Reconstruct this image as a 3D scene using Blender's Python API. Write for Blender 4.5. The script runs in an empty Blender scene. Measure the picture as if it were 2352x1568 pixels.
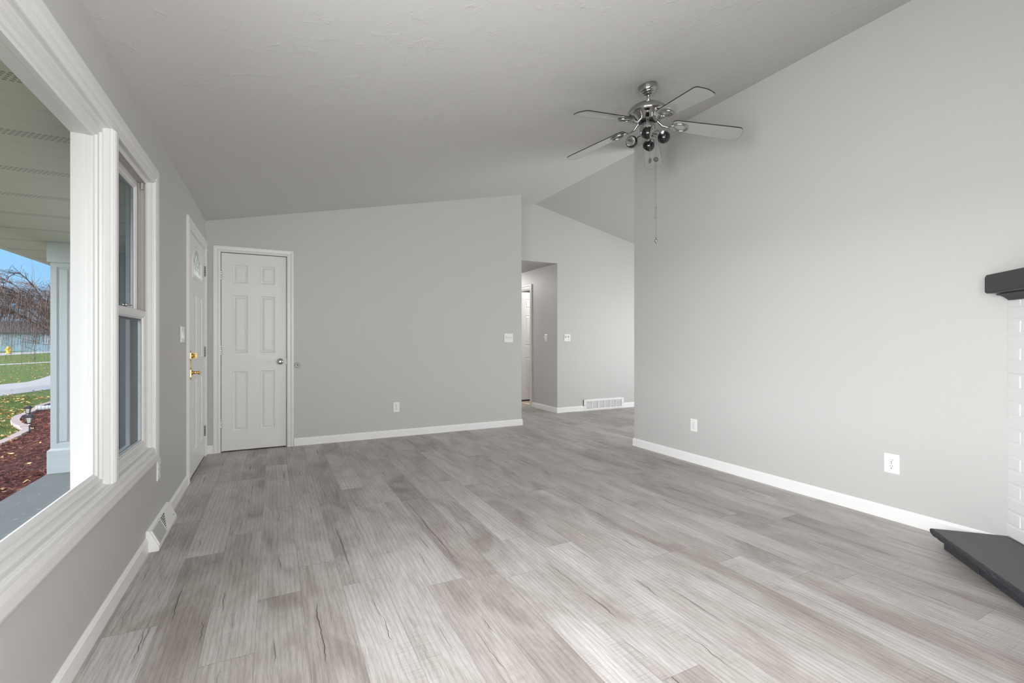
import bpy, bmesh, math, random
from mathutils import Vector, Matrix

# ------------------------------------------------------------------ camera, world, lights, exposure
SC = bpy.context.scene
COL = SC.collection
random.seed(7)
CAM_H = 1.12
cam = bpy.data.objects.new('camera', bpy.data.cameras.new('camera'))
COL.objects.link(cam)
cam.location = (0, 0, CAM_H)
cam.rotation_euler = (math.radians(90), 0, math.radians(-27.0))
cam.data.sensor_width = 36.0
cam.data.lens = 1074.9 / 2352 * 36.0
cam.data.clip_start = 0.02
cam.data.clip_end = 500
SC.camera = cam

SC.view_settings.view_transform = 'Standard'
SC.view_settings.look = 'None'
SC.view_settings.gamma = 1.0
SC.view_settings.use_curve_mapping = False
SC.view_settings.exposure = 0.0
cy = SC.cycles
cy.max_bounces = 10
cy.diffuse_bounces = 6
cy.glossy_bounces = 4
cy.transmission_bounces = 6
cy.transparent_max_bounces = 16
cy.caustics_reflective = False
cy.caustics_refractive = False
cy.sample_clamp_indirect = 6.0
cy.use_denoising = True

SKY_BASE = 1.0        # plain sky
GLOW = 13.5           # strong sky lobe added west of the house to light the front window
world = bpy.data.worlds.new('sky')
SC.world = world
world.use_nodes = True
wn, wl = world.node_tree.nodes, world.node_tree.links
wn.clear()
w_out = wn.new('ShaderNodeOutputWorld')
w_bg = wn.new('ShaderNodeBackground')
w_tc = wn.new('ShaderNodeTexCoord')
w_sep = wn.new('ShaderNodeSeparateXYZ')
wl.new(w_tc.outputs['Generated'], w_sep.inputs[0])
w_ramp = wn.new('ShaderNodeValToRGB')
w_ramp.color_ramp.elements[0].position = 0.0
w_ramp.color_ramp.elements[0].color = (0.42, 0.76, 1.08, 1)
w_ramp.color_ramp.elements[1].position = 1.0
w_ramp.color_ramp.elements[1].color = (0.10, 0.27, 0.70, 1)
e = w_ramp.color_ramp.elements.new(0.22)
e.color = (0.24, 0.60, 1.05, 1)
wl.new(w_sep.outputs[2], w_ramp.inputs[0])
w_dot = wn.new('ShaderNodeVectorMath'); w_dot.operation = 'DOT_PRODUCT'
gd = Vector((-0.97, -0.14, 0.17)).normalized()
w_dot.inputs[1].default_value = gd
wl.new(w_tc.outputs['Generated'], w_dot.inputs[0])
w_max = wn.new('ShaderNodeMath'); w_max.operation = 'MAXIMUM'; w_max.inputs[1].default_value = 0
wl.new(w_dot.outputs['Value'], w_max.inputs[0])
w_pow = wn.new('ShaderNodeMath'); w_pow.operation = 'POWER'; w_pow.inputs[1].default_value = 4.5
wl.new(w_max.outputs[0], w_pow.inputs[0])
w_mul = wn.new('ShaderNodeMath'); w_mul.operation = 'MULTIPLY'; w_mul.inputs[1].default_value = GLOW
wl.new(w_pow.outputs[0], w_mul.inputs[0])
w_gc = wn.new('ShaderNodeVectorMath'); w_gc.operation = 'SCALE'
w_gc.inputs[0].default_value = (0.985, 0.99, 1.0)
wl.new(w_mul.outputs[0], w_gc.inputs['Scale'])
w_add = wn.new('ShaderNodeVectorMath'); w_add.operation = 'ADD'
wl.new(w_ramp.outputs[0], w_add.inputs[0]); wl.new(w_gc.outputs[0], w_add.inputs[1])
wl.new(w_add.outputs[0], w_bg.inputs[0])
w_bg.inputs[1].default_value = SKY_BASE
wl.new(w_bg.outputs[0], w_out.inputs[0])
world.cycles.sampling_method = 'MANUAL'
world.cycles.sample_map_resolution = 512

def area(name, loc, target, sx, sy, power, color=(1, 1, 1), spread=180):
    l = bpy.data.lights.new(name, 'AREA')
    l.shape = 'RECTANGLE'; l.size = sx; l.size_y = sy; l.energy = power; l.color = color
    l.spread = math.radians(spread)
    o = bpy.data.objects.new(name, l); COL.objects.link(o)
    o.location = loc
    o.rotation_euler = (Vector(target) - Vector(loc)).to_track_quat('-Z', 'Y').to_euler()
    return o
sun = bpy.data.lights.new('sun', 'SUN'); sun.energy = 2.3; sun.angle = math.radians(1.5); sun.color = (1.0, 0.95, 0.86)
suno = bpy.data.objects.new('sun', sun); COL.objects.link(suno)
suno.rotation_euler = Vector((-0.06, 0.84, -0.54)).to_track_quat('-Z', 'Y').to_euler()
# daylight through the dining door, then two fill lamps added to brighten the room
area('daylight_patio_door', (7.30, 3.6, 1.15), (0, 3.9, 1.1), 2.6, 2.0, 128, (1.0, 0.99, 0.97))
area('fill_rear_wall', (0.40, -0.44, 1.35), (0.5, 3.0, 1.45), 1.8, 1.3, 84, (1.0, 0.99, 0.98))  # fill lamp added in front of the closed rear opening
area('fill_near_sash', (-0.57, 0.545, 1.27), (3.2, 2.3, 1.40), 0.62, 1.38, 41, (0.98, 0.99, 1.0), 125)  # fill lamp added inside the near sash, aimed at the right wall

# ------------------------------------------------------------------ measures (metres)
XL, YB, XE = -0.603, 5.533, 2.964
ZL, SLOPE = 2.32, 0.2156
XR, YR, XH, YH, XD = 3.461, 3.8935, 3.963, 6.214, 3.565
XR2 = 3.60                    # back of the right wall
YREAR = -0.50
XEAST = 7.40
WT = 0.105                    # wall thickness, front wall
def zc(x):
    return ZL + SLOPE * (x - XL) if x <= XD else ZL + SLOPE * (XD - XL) - SLOPE * (x - XD)

# ------------------------------------------------------------------ materials
class NT:
    def __init__(s, name):
        s.m = bpy.data.materials.new(name); s.m.use_nodes = True
        s.t = s.m.node_tree; s.n = s.t.nodes; s.l = s.t.links; s.n.clear()
        s.out = s.n.new('ShaderNodeOutputMaterial')
    def node(s, typ, **kw):
        nd = s.n.new(typ)
        for k, v in kw.items():
            setattr(nd, k, v)
        return nd
    def val(s, nd, i, v):
        if hasattr(v, 'is_output') or isinstance(v, bpy.types.NodeSocket): s.l.new(v, nd.inputs[i])
        else: nd.inputs[i].default_value = v
    def math(s, op, a, b=0.0, c=0.0, clamp=False):
        nd = s.node('ShaderNodeMath', operation=op, use_clamp=clamp)
        s.val(nd, 0, a); s.val(nd, 1, b)
        if op in ('MULTIPLY_ADD', 'SMOOTH_MIN', 'COMPARE'): s.val(nd, 2, c)
        return nd.outputs[0]
    def obj(s):
        return s.node('ShaderNodeTexCoord').outputs['Object']
    def geo(s):
        return s.node('ShaderNodeNewGeometry').outputs['Position']
    def mapping(s, v, scale=(1, 1, 1), loc=(0, 0, 0), rot=(0, 0, 0)):
        nd = s.node('ShaderNodeMapping'); s.l.new(v, nd.inputs[0])
        nd.inputs['Scale'].default_value = scale; nd.inputs['Location'].default_value = loc; nd.inputs['Rotation'].default_value = rot
        return nd.outputs[0]
    def noise(s, v, scale, detail=3, rough=0.5, dist=0.0, out='Fac'):
        nd = s.node('ShaderNodeTexNoise'); s.l.new(v, nd.inputs['Vector'])
        nd.inputs['Scale'].default_value = scale; nd.inputs['Detail'].default_value = detail
        nd.inputs['Roughness'].default_value = rough; nd.inputs['Distortion'].default_value = dist
        return nd.outputs[out]
    def ramp(s, f, stops, interp='LINEAR'):
        nd = s.node('ShaderNodeValToRGB'); nd.color_ramp.interpolation = interp
        el = nd.color_ramp.elements
        while len(el) > 1: el.remove(el[-1])
        for i, (p, c) in enumerate(stops):
            q = el[0] if i == 0 else el.new(p)
            q.position = p; q.color = (*c, 1) if len(c) == 3 else c
        s.l.new(f, nd.inputs[0]); return nd.outputs[0]
    def mix(s, f, a, b, mode='MIX'):
        nd = s.node('ShaderNodeMix', data_type='RGBA', blend_type=mode)
        s.val(nd, 0, f)
        for i, v in ((6, a), (7, b)):
            if isinstance(v, bpy.types.NodeSocket): s.l.new(v, nd.inputs[i])
            else: nd.inputs[i].default_value = (*v, 1) if len(v) == 3 else v
        return nd.outputs[2]
    def bump(s, h, strength=0.2, dist=0.01, normal=None):
        nd = s.node('ShaderNodeBump'); s.l.new(h, nd.inputs['Height'])
        nd.inputs['Strength'].default_value = strength; nd.inputs['Distance'].default_value = dist
        if normal is not None: s.l.new(normal, nd.inputs['Normal'])
        return nd.outputs[0]
    def bsdf(s, color, rough=0.5, metal=0.0, normal=None, spec=0.5, **kw):
        nd = s.node('ShaderNodeBsdfPrincipled')
        if isinstance(color, bpy.types.NodeSocket): s.l.new(color, nd.inputs['Base Color'])
        else: nd.inputs['Base Color'].default_value = (*color, 1)
        s.val(nd, 'Roughness', rough); nd.inputs['Metallic'].default_value = metal
        nd.inputs['Specular IOR Level'].default_value = spec
        if normal is not None: s.l.new(normal, nd.inputs['Normal'])
        for k, v in kw.items(): nd.inputs[k.replace('_', ' ')].default_value = v
        s.l.new(nd.outputs[0], s.out.inputs[0]); return nd

def paint(name, color, rough=0.55, bump=0.0, bscale=60, spec=0.4, var=0.0, dist=0.35):
    t = NT(name); p = t.geo(); nrm = None
    if bump:
        a = t.noise(p, bscale, 3, 0.6)
        b = t.noise(p, bscale * 0.16, 5, 0.68, dist)
        r = t.ramp(b, [(0.56, (0, 0, 0)), (0.62, (1, 1, 1))])
        h = t.math('ADD', t.math('MULTIPLY', a, 0.35), r)
        nrm = t.bump(h, bump, 0.002)
    c = color
    if var:
        v = t.noise(p, 1.3, 2)
        c = t.mix(v, tuple(x * (1 - var) for x in color), tuple(min(1, x * (1 + var)) for x in color))
    t.bsdf(c, rough, normal=nrm, spec=spec)
    return t.m

def swirl_paint(name, color):
    """hand-swirled plaster: overlapping arcs, stronger near the fireplace end"""
    t = NT(name); p = t.geo()
    vor = t.node('ShaderNodeTexVoronoi'); vor.inputs['Scale'].default_value = 2.2
    wob = t.noise(p, 3.0, 2, 0.5, 0, 'Color')
    pv = t.node('ShaderNodeVectorMath', operation='ADD')
    sc = t.node('ShaderNodeVectorMath', operation='SCALE'); t.l.new(wob, sc.inputs[0]); sc.inputs['Scale'].default_value = 0.12
    t.l.new(p, pv.inputs[0]); t.l.new(sc.outputs[0], pv.inputs[1])
    t.l.new(pv.outputs[0], vor.inputs['Vector'])
    ring = t.math('SINE', t.math('MULTIPLY', vor.outputs['Distance'], 165.0))
    gate = t.ramp(t.noise(p, 2.6, 2, 0.5), [(0.5, (0, 0, 0)), (0.66, (1, 1, 1))])
    sx = t.node('ShaderNodeSeparateXYZ'); t.l.new(p, sx.inputs[0])
    near = t.math('SUBTRACT', 1.0, t.math('DIVIDE', sx.outputs[1], 2.6), clamp=True)
    sw = t.math('MULTIPLY', t.math('MULTIPLY', ring, gate), near)
    fine = t.noise(p, 70, 3, 0.6)
    big = t.noise(p, 9, 4, 0.65, 1.2)
    h = t.math('ADD', t.math('MULTIPLY', sw, 0.6), t.math('ADD', t.math('MULTIPLY', fine, 0.35), t.ramp(big, [(0.47, (0, 0, 0)), (0.56, (1, 1, 1))])))
    t.bsdf(color, 0.5, normal=t.bump(h, 0.14, 0.002), spec=0.4)
    return t.m

WALLC = (0.520, 0.516, 0.505)
M = {}
M['wall'] = paint('greige_wall_paint', WALLC, 0.48, 0.10, 60)
M['wall_swirl'] = swirl_paint('greige_swirled_plaster', WALLC)
M['ceiling'] = paint('greige_ceiling_paint', (0.535, 0.53, 0.517), 0.62, 0.45, 46)
M['trim'] = paint('white_trim_paint', (0.72, 0.72, 0.71), 0.35, 0, spec=0.5)
M['base'] = paint('white_baseboard_paint', (0.82, 0.82, 0.815), 0.35, 0, spec=0.5)
M['door'] = paint('white_door_paint', (0.74, 0.74, 0.73), 0.38, 0.05, 110)
M['vinyl'] = paint('white_vinyl', (0.66, 0.66, 0.66), 0.34)
M['track'] = paint('grey_sash_track', (0.42, 0.39, 0.36), 0.5)
M['plastic'] = paint('white_plastic', (0.80, 0.80, 0.79), 0.3)
M['dark'] = paint('dark_gap', (0.02, 0.02, 0.02), 0.8)
M['black'] = paint('black_gloss', (0.006, 0.006, 0.007), 0.08, spec=0.7)
M['shade_in'] = paint('white_enamel', (0.75, 0.73, 0.70), 0.4)
M['mantel'] = paint('charcoal_paint', (0.045, 0.045, 0.048), 0.55, 0.15, 150)
M['solar_black'] = paint('black_plastic', (0.02, 0.022, 0.025), 0.45)
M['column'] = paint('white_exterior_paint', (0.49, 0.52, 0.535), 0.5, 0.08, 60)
M['fascia'] = paint('beige_fascia', (0.55, 0.53, 0.47), 0.5)
M['hydrant'] = paint('yellow_paint', (0.75, 0.50, 0.05), 0.5)
M['downspout'] = paint('white_corrugated_plastic', (0.55, 0.56, 0.57), 0.45)
M['house_blue'] = paint('pale_teal_siding', (0.32, 0.45, 0.50), 0.7)
M['house_grey'] = paint('mauve_grey_siding', (0.30, 0.29, 0.33), 0.7)
M['roof'] = paint('grey_shingle', (0.12, 0.11, 0.11), 0.9)
M['bulb'] = paint('clear_lens', (0.45, 0.45, 0.42), 0.2)
M['vent_dark'] = paint('vent_shadow', (0.16, 0.16, 0.16), 0.7)

def metal(name, color, rough, brushed=0.0):
    t = NT(name)
    t.bsdf(color, rough, 1.0)
    return t.m
M['chrome'] = metal('polished_chrome', (0.46, 0.46, 0.455), 0.08)
M['nickel'] = metal('brushed_nickel', (0.50, 0.50, 0.49), 0.22)
M['hinge'] = metal('dark_steel', (0.22, 0.22, 0.21), 0.4)
M['brass'] = metal('polished_brass', (0.80, 0.50, 0.16), 0.16)
M['chain'] = metal('pewter', (0.20, 0.20, 0.19), 0.4)

def blade_mat():
    t = NT('silver_grey_blade'); p = t.obj()
    n = t.noise(t.mapping(p, (3, 60, 3)), 4, 2)
    c = t.mix(n, (0.34, 0.34, 0.33), (0.39, 0.39, 0.38))
    t.bsdf(c, 0.28, 0.0, spec=0.6, Coat_Weight=0.6, Coat_Roughness=0.05)
    return t.m
M['blade'] = blade_mat()

def glass_mat(name='window_glass', tint=(0.985, 0.985, 0.98), haze=0.0):
    t = NT(name)
    lw = t.node('ShaderNodeLayerWeight'); lw.inputs['Blend'].default_value = 0.5
    fr_ = t.math('MULTIPLY_ADD', t.math('POWER', lw.outputs['Facing'], 5.0), 0.12, 0.006)
    tr = t.node('ShaderNodeBsdfTransparent'); tr.inputs[0].default_value = (*tint, 1)
    gl = t.node('ShaderNodeBsdfGlossy'); gl.inputs['Roughness'].default_value = 0.0; gl.inputs[0].default_value = (0.9, 0.95, 1, 1)
    mx = t.node('ShaderNodeMixShader')
    t.l.new(fr_, mx.inputs[0]); t.l.new(tr.outputs[0], mx.inputs[1]); t.l.new(gl.outputs[0], mx.inputs[2])
    last = mx.outputs[0]
    if haze:
        df = t.node('ShaderNodeBsdfDiffuse'); df.inputs[0].default_value = (0.30, 0.34, 0.36, 1)
        m2 = t.node('ShaderNodeMixShader')
        n = t.noise(t.mapping(t.geo(), (1, 1, 0.3)), 14, 4, 0.6)
        t.l.new(t.math('MULTIPLY', n, haze * 2), m2.inputs[0])
        t.l.new(last, m2.inputs[1]); t.l.new(df.outputs[0], m2.inputs[2]); last = m2.outputs[0]
    t.l.new(last, t.out.inputs[0])
    return t.m
M['glass'] = glass_mat()
M['screen_glass'] = glass_mat('screened_glass', (0.62, 0.64, 0.66), 0.10)

def fanlight_mat():
    t = NT('leaded_textured_glass'); p = t.geo()
    w = t.noise(t.mapping(p, (1, 30, 6)), 2.2, 3, 0.6, 1.0)
    tr = t.node('ShaderNodeBsdfTranslucent')
    c = t.ramp(w, [(0.3, (0.8, 0.8, 0.8)), (0.5, (0.95, 0.95, 0.95)), (0.62, (0.6, 0.6, 0.6)), (0.8, (0.98, 0.98, 0.98))])
    t.l.new(c, tr.inputs[0])
    gl = t.node('ShaderNodeBsdfGlossy'); gl.inputs['Roughness'].default_value = 0.15
    mx = t.node('ShaderNodeMixShader'); mx.inputs[0].default_value = 0.08
    t.l.new(tr.outputs[0], mx.inputs[1]); t.l.new(gl.outputs[0], mx.inputs[2])
    t.l.new(mx.outputs[0], t.out.inputs[0])
    return t.m
M['fanlight'] = fanlight_mat()

def floor_mat():
    t = NT('grey_oak_planks'); p = t.geo()
    W, L = 0.172, 1.22
    s = t.node('ShaderNodeSeparateXYZ'); t.l.new(p, s.inputs[0])
    x = t.math('ADD', s.outputs[0], 8.6 - 0.283); y = t.math('ADD', s.outputs[1], 20.0)
    row = t.math('FLOOR', t.math('DIVIDE', x, W))
    def wn(a, b):
        c = t.node('ShaderNodeCombineXYZ'); t.l.new(a, c.inputs[0])
        if isinstance(b, bpy.types.NodeSocket): t.l.new(b, c.inputs[1])
        else: c.inputs[1].default_value = b
        w = t.node('ShaderNodeTexWhiteNoise', noise_dimensions='2D'); t.l.new(c.outputs[0], w.inputs['Vector']); return w
    off = t.math('MULTIPLY', wn(row, 3.7).outputs[0], L)
    yy = t.math('ADD', y, off)
    col = t.math('FLOOR', t.math('DIVIDE', yy, L))
    rnd = wn(row, col)
    r1 = rnd.outputs[0]
    rc = t.node('ShaderNodeSeparateXYZ'); t.l.new(rnd.outputs[1], rc.inputs[0])
    # plank-local coordinates
    fx = t.math('FRACT', t.math('DIVIDE', x, W)); fy = t.math('FRACT', t.math('DIVIDE', yy, L))
    # per plank shifted coordinates
    cx = t.node('ShaderNodeCombineXYZ')
    t.l.new(t.math('ADD', x, t.math('MULTIPLY', rc.outputs[0], 37.0)), cx.inputs[0])
    t.l.new(t.math('ADD', y, t.math('MULTIPLY', rc.outputs[1], 53.0)), cx.inputs[1])
    t.l.new(t.math('MULTIPLY', rc.outputs[2], 11.0), cx.inputs[2])
    q = cx.outputs[0]
    # broad cloudiness
    cloud = t.noise(t.mapping(q, (2.4, 0.75, 1)), 2.2, 5, 0.62, 0.8)
    gw = t.noise(t.mapping(q, (2.5, 1.6, 1)), 2.0, 2)
    qs = t.node('ShaderNodeCombineXYZ'); t.l.new(t.math('MULTIPLY', t.math('SUBTRACT', gw, 0.5), 0.045), qs.inputs[0])
    qw = t.node('ShaderNodeVectorMath', operation='ADD'); t.l.new(q, qw.inputs[0]); t.l.new(qs.outputs[0], qw.inputs[1])
    qd = qw.outputs[0]
    grain = t.noise(t.mapping(qd, (40, 1.3, 1)), 3.0, 5, 0.66, 0.3)
    fine = t.noise(t.mapping(qd, (190, 7, 1)), 2.0, 3, 0.65)
    saw = t.noise(t.mapping(q, (3, 110, 1)), 1.5, 2, 0.5)
    ringc = t.node('ShaderNodeTexWave', wave_type='BANDS', bands_direction='X')
    t.l.new(t.mapping(q, (5.5, 0.55, 1)), ringc.inputs['Vector'])
    ringc.inputs['Scale'].default_value = 2.6; ringc.inputs['Distortion'].default_value = 9.0
    ringc.inputs['Detail'].default_value = 2.0; ringc.inputs['Detail Scale'].default_value = 0.7
    cath = t.math('POWER', ringc.outputs['Fac'], 3.0)
    base = t.ramp(t.math('MULTIPLY_ADD', t.math('SUBTRACT', cloud, 0.5), 1.7, t.math('MULTIPLY_ADD', r1, 0.36, 0.34)), [
        (0.0, (0.23, 0.200, 0.184)), (0.25, (0.325, 0.297, 0.280)), (0.5, (0.440, 0.412, 0.394)), (0.75, (0.520, 0.500, 0.486)), (1.0, (0.60, 0.585, 0.575))])
    # warm / cool drift between planks
    base = t.mix(t.math('MULTIPLY', rc.outputs[1], 0.32), base, (0.42, 0.372, 0.352), 'MIX')
    g = t.ramp(grain, [(0.28, (0.76, 0.74, 0.725)), (0.46, (0.97, 0.97, 0.97)), (0.7, (1.08, 1.08, 1.08))])
    c1 = t.mix(0.85, base, g, 'MULTIPLY')
    f = t.ramp(fine, [(0.33, (0.72, 0.71, 0.70)), (0.5, (1.0, 1.0, 1.0)), (0.65, (1.12, 1.12, 1.12))])
    c2 = t.mix(0.7, c1, f, 'MULTIPLY')
    c2 = t.mix(t.math('MULTIPLY', cath, 0.22), c2, (0.15, 0.125, 0.11))
    sg = t.math('MULTIPLY', t.ramp(saw, [(0.52, (0, 0, 0)), (0.62, (1, 1, 1))]), t.ramp(t.noise(t.mapping(q, (6, 1.2, 1)), 1.6, 2), [(0.56, (0, 0, 0)), (0.66, (1, 1, 1))]))
    c2 = t.mix(t.math('MULTIPLY', sg, 0.20), c2, (0.17, 0.14, 0.125))
    # long splits along the grain
    wig = t.noise(t.mapping(q, (1, 2.2, 1)), 1.6, 4, 0.62)
    lx = t.math('ADD', t.math('MULTIPLY', x, 1.0), t.math('MULTIPLY', t.math('SUBTRACT', wig, 0.5), 0.11))
    cc = t.node('ShaderNodeCombineXYZ'); t.l.new(lx, cc.inputs[0]); t.l.new(yy, cc.inputs[1]); 
    # one crack line per cell: distance from a random lateral place, masked along its length
    posr = t.math('MULTIPLY_ADD', rc.outputs[0], 0.7, 0.15)
    dx = t.math('ABSOLUTE', t.math('SUBTRACT', t.math('ADD', fx, t.math('MULTIPLY', t.math('SUBTRACT', wig, 0.5), 0.30)), posr))
    seg = t.noise(t.mapping(q, (0.4, 1.9, 1)), 1.3, 1)
    wid = t.math('MULTIPLY', t.math('SUBTRACT', seg, 0.55, clamp=True), 0.085)
    crack = t.math('LESS_THAN', dx, wid)
    posr2 = t.math('MULTIPLY_ADD', rc.outputs[2], 0.8, 0.1)
    wig2 = t.noise(t.mapping(q, (1, 1.8, 1), (5, 9, 2)), 1.6, 4, 0.62)
    dx2 = t.math('ABSOLUTE', t.math('SUBTRACT', t.math('ADD', fx, t.math('MULTIPLY', t.math('SUBTRACT', wig2, 0.5), 0.5)), posr2))
    seg2 = t.noise(t.mapping(q, (0.4, 2.0, 1), (3, 31, 4)), 1.5, 1)
    wid2 = t.math('MULTIPLY', t.math('SUBTRACT', seg2, 0.60, clamp=True), 0.08)
    crack = t.math('MAXIMUM', crack, t.math('LESS_THAN', dx2, wid2))
    halo = t.math('MULTIPLY', t.math('SUBTRACT', 1.0, t.math('DIVIDE', dx, 0.07), clamp=True), t.math('MULTIPLY', wid, 40.0, clamp=True))
    c2 = t.mix(t.math('MULTIPLY', halo, 0.35, clamp=True), c2, (0.13, 0.105, 0.092))
    c3 = t.mix(t.math('MULTIPLY', crack, 0.82), c2, (0.055, 0.045, 0.040))
    # knots
    kv = t.node('ShaderNodeTexVoronoi'); kv.inputs['Scale'].default_value = 1.0
    t.l.new(t.mapping(q, (3.2, 1.25, 1)), kv.inputs['Vector'])
    kd = t.math('ADD', kv.outputs['Distance'], t.math('MULTIPLY', t.math('SUBTRACT', t.noise(q, 40, 2), 0.5), 0.05))
    kn = t.ramp(kd, [(0.0, (1, 1, 1)), (0.018, (0.75, 0.75, 0.75)), (0.035, (0.25, 0.25, 0.25)), (0.085, (0, 0, 0))])
    c4 = t.mix(t.math('MULTIPLY', kn, 0.7), c3, (0.095, 0.075, 0.065))
    # seams
    ex = t.math('MINIMUM', fx, t.math('SUBTRACT', 1.0, fx)); ey = t.math('MINIMUM', fy, t.math('SUBTRACT', 1.0, fy))
    sm = t.math('MAXIMUM', t.math('LESS_THAN', ex, 0.0055), t.math('LESS_THAN', ey, 0.0010))
    c5 = t.mix(t.math('MULTIPLY', sm, 0.42), c4, (0.09, 0.08, 0.07))
    h = t.math('ADD', t.math('MULTIPLY', grain, 0.5), t.math('ADD', t.math('MULTIPLY', fine, 0.35), t.math('MULTIPLY', t.math('ADD', crack, sm, clamp=True), -0.9)))
    rough = t.math('MULTIPLY_ADD', fine, 0.12, 0.40)
    t.bsdf(c5, rough, normal=t.bump(h, 0.22, 0.0015), spec=0.42)
    return t.m
M['floor'] = floor_mat()

def stone_mat(name, c1, c2, scale, bump, rough):
    t = NT(name); p = t.geo()
    a = t.noise(p, scale, 5, 0.7); b = t.noise(p, scale * 6, 2, 0.5)
    spk = t.ramp(b, [(0.66, (0, 0, 0)), (0.72, (1, 1, 1))])
    c = t.mix(a, c1, c2)
    c = t.mix(t.math('MULTIPLY', spk, 0.25), c, tuple(min(1, x * 3) for x in c2))
    t.bsdf(c, rough, normal=t.bump(t.math('ADD', a, t.math('MULTIPLY', b, 0.3)), bump, 0.006))
    return t.m
M['stone_top'] = stone_mat('charcoal_painted_slab', (0.052, 0.053, 0.057), (0.060, 0.061, 0.065), 60, 0.08, 0.42)
M['stone_edge'] = stone_mat('chipped_charcoal_stone', (0.022, 0.024, 0.029), (0.055, 0.058, 0.066), 45, 0.9, 0.6)
M['brick'] = stone_mat('white_painted_brick', (0.76, 0.76, 0.755), (0.80, 0.80, 0.80), 25, 0.25, 0.5)
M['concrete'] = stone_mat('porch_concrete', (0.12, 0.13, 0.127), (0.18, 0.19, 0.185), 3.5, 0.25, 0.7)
M['drive'] = stone_mat('pale_concrete', (0.36, 0.33, 0.295), (0.44, 0.41, 0.37), 1.2, 0.1, 0.85)
M['carpet'] = stone_mat('beige_carpet', (0.45, 0.36, 0.29), (0.56, 0.46, 0.38), 60, 0.6, 0.95)
M['edging'] = stone_mat('pink_concrete_edging', (0.36, 0.27, 0.25), (0.46, 0.36, 0.335), 20, 0.4, 0.85)

def soffit_mat():
    t = NT('vented_beige_soffit'); p = t.geo()
    s = t.node('ShaderNodeSeparateXYZ'); t.l.new(p, s.inputs[0])
    y = t.math('ADD', s.outputs[1], 30.0 - 2.20 + 0.045)
    f = t.math('FRACT', t.math('DIVIDE', y, 0.615))
    g = t.math('FRACT', t.math('DIVIDE', y, 0.1538))
    band = t.math('LESS_THAN', f, 0.135)
    row = t.math('FRACT', t.math('MULTIPLY', f, 1.0 / 0.027))
    rowid = t.math('FLOOR', t.math('MULTIPLY', f, 1.0 / 0.027))
    sx = t.math('FRACT', t.math('ADD', t.math('DIVIDE', s.outputs[0], 0.021), t.math('MULTIPLY', rowid, 0.5)))
    slot = t.math('MULTIPLY', t.math('LESS_THAN', sx, 0.62), t.math('LESS_THAN', row, 0.42))
    slot = t.math('MULTIPLY', slot, band)
    line = t.math('LESS_THAN', g, 0.03)
    c = t.mix(t.math('MULTIPLY', line, 0.35), (0.50, 0.49, 0.42), (0.22, 0.21, 0.18))
    c = t.mix(t.math('MULTIPLY', slot, 0.85), c, (0.06, 0.055, 0.045))
    t.bsdf(c, 0.5, normal=t.bump(t.math('MULTIPLY', line, -1.0), 0.5, 0.004))
    return t.m
M['soffit'] = soffit_mat()

def grass_mat():
    t = NT('autumn_lawn'); p = t.geo()
    a = t.noise(p, 1.1, 4, 0.6); b = t.noise(t.mapping(p, (1, 1, 1)), 22, 4, 0.75); c_ = t.noise(p, 5, 3, 0.6)
    c = t.ramp(b, [(0.30, (0.035, 0.075, 0.018)), (0.5, (0.12, 0.19, 0.045)), (0.7, (0.25, 0.30, 0.11))])
    c = t.mix(t.math('MULTIPLY', a, 0.55), c, (0.22, 0.25, 0.085))
    c = t.mix(t.ramp(c_, [(0.60, (0, 0, 0)), (0.72, (0.6, 0.6, 0.6))]), c, (0.30, 0.22, 0.10))
    t.bsdf(c, 0.9, normal=t.bump(b, 1.0, 0.05), spec=0.1)
    return t.m
M['grass'] = grass_mat()
def mulch_mat(name, dark):
    t = NT(name); p = t.geo()
    b = t.noise(t.mapping(p, (1, 1, 1)), 28, 4, 0.7, 1.0)
    c = t.ramp(b, [(0.3, (0.030, 0.009, 0.007)), (0.5, (0.11, 0.032, 0.024)), (0.7, (0.23, 0.09, 0.065))])
    t.bsdf(c, 0.85, normal=t.bump(b, 1.0, 0.02), spec=0.2)
    return t.m
M['mulch'] = mulch_mat('red_brown_mulch', 0)
def vary(name, cols, rough=0.8):
    t = NT(name)
    oi = t.geo()
    w = t.noise(oi, 9.0, 1)
    w2 = t.node('ShaderNodeTexWhiteNoise'); 
    sn = t.node('ShaderNodeVectorMath', operation='SNAP'); t.l.new(oi, sn.inputs[0]); sn.inputs[1].default_value = (0.05, 0.05, 0.05)
    t.l.new(sn.outputs[0], w2.inputs['Vector'])
    n = len(cols)
    c = t.ramp(w2.outputs[0], [(i / (n - 1), col) for i, col in enumerate(cols)])
    t.bsdf(c, rough, spec=0.2)
    return t.m
M['chips'] = vary('mulch_chips', [(0.04, 0.012, 0.009), (0.12, 0.032, 0.022), (0.18, 0.055, 0.038), (0.28, 0.12, 0.085)])
M['leaves'] = vary('fallen_leaves', [(0.50, 0.20, 0.05), (0.62, 0.38, 0.11), (0.70, 0.52, 0.26), (0.38, 0.17, 0.08)])
M['bark'] = vary('weeping_bark', [(0.09, 0.06, 0.05), (0.20, 0.14, 0.12), (0.34, 0.26, 0.22)])
def siding_mat():
    t = NT('blue_grey_siding'); p = t.geo()
    s = t.node('ShaderNodeSeparateXYZ'); t.l.new(p, s.inputs[0])
    f = t.math('FRACT', t.math('DIVIDE', t.math('ADD', s.outputs[0], 5.0), 0.16))
    c = t.mix(t.math('LESS_THAN', f, 0.06), (0.33, 0.36, 0.38), (0.12, 0.13, 0.14))
    t.bsdf(c, 0.6, normal=t.bump(f, 0.6, 0.01))
    return t.m
M['siding'] = siding_mat()

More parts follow.
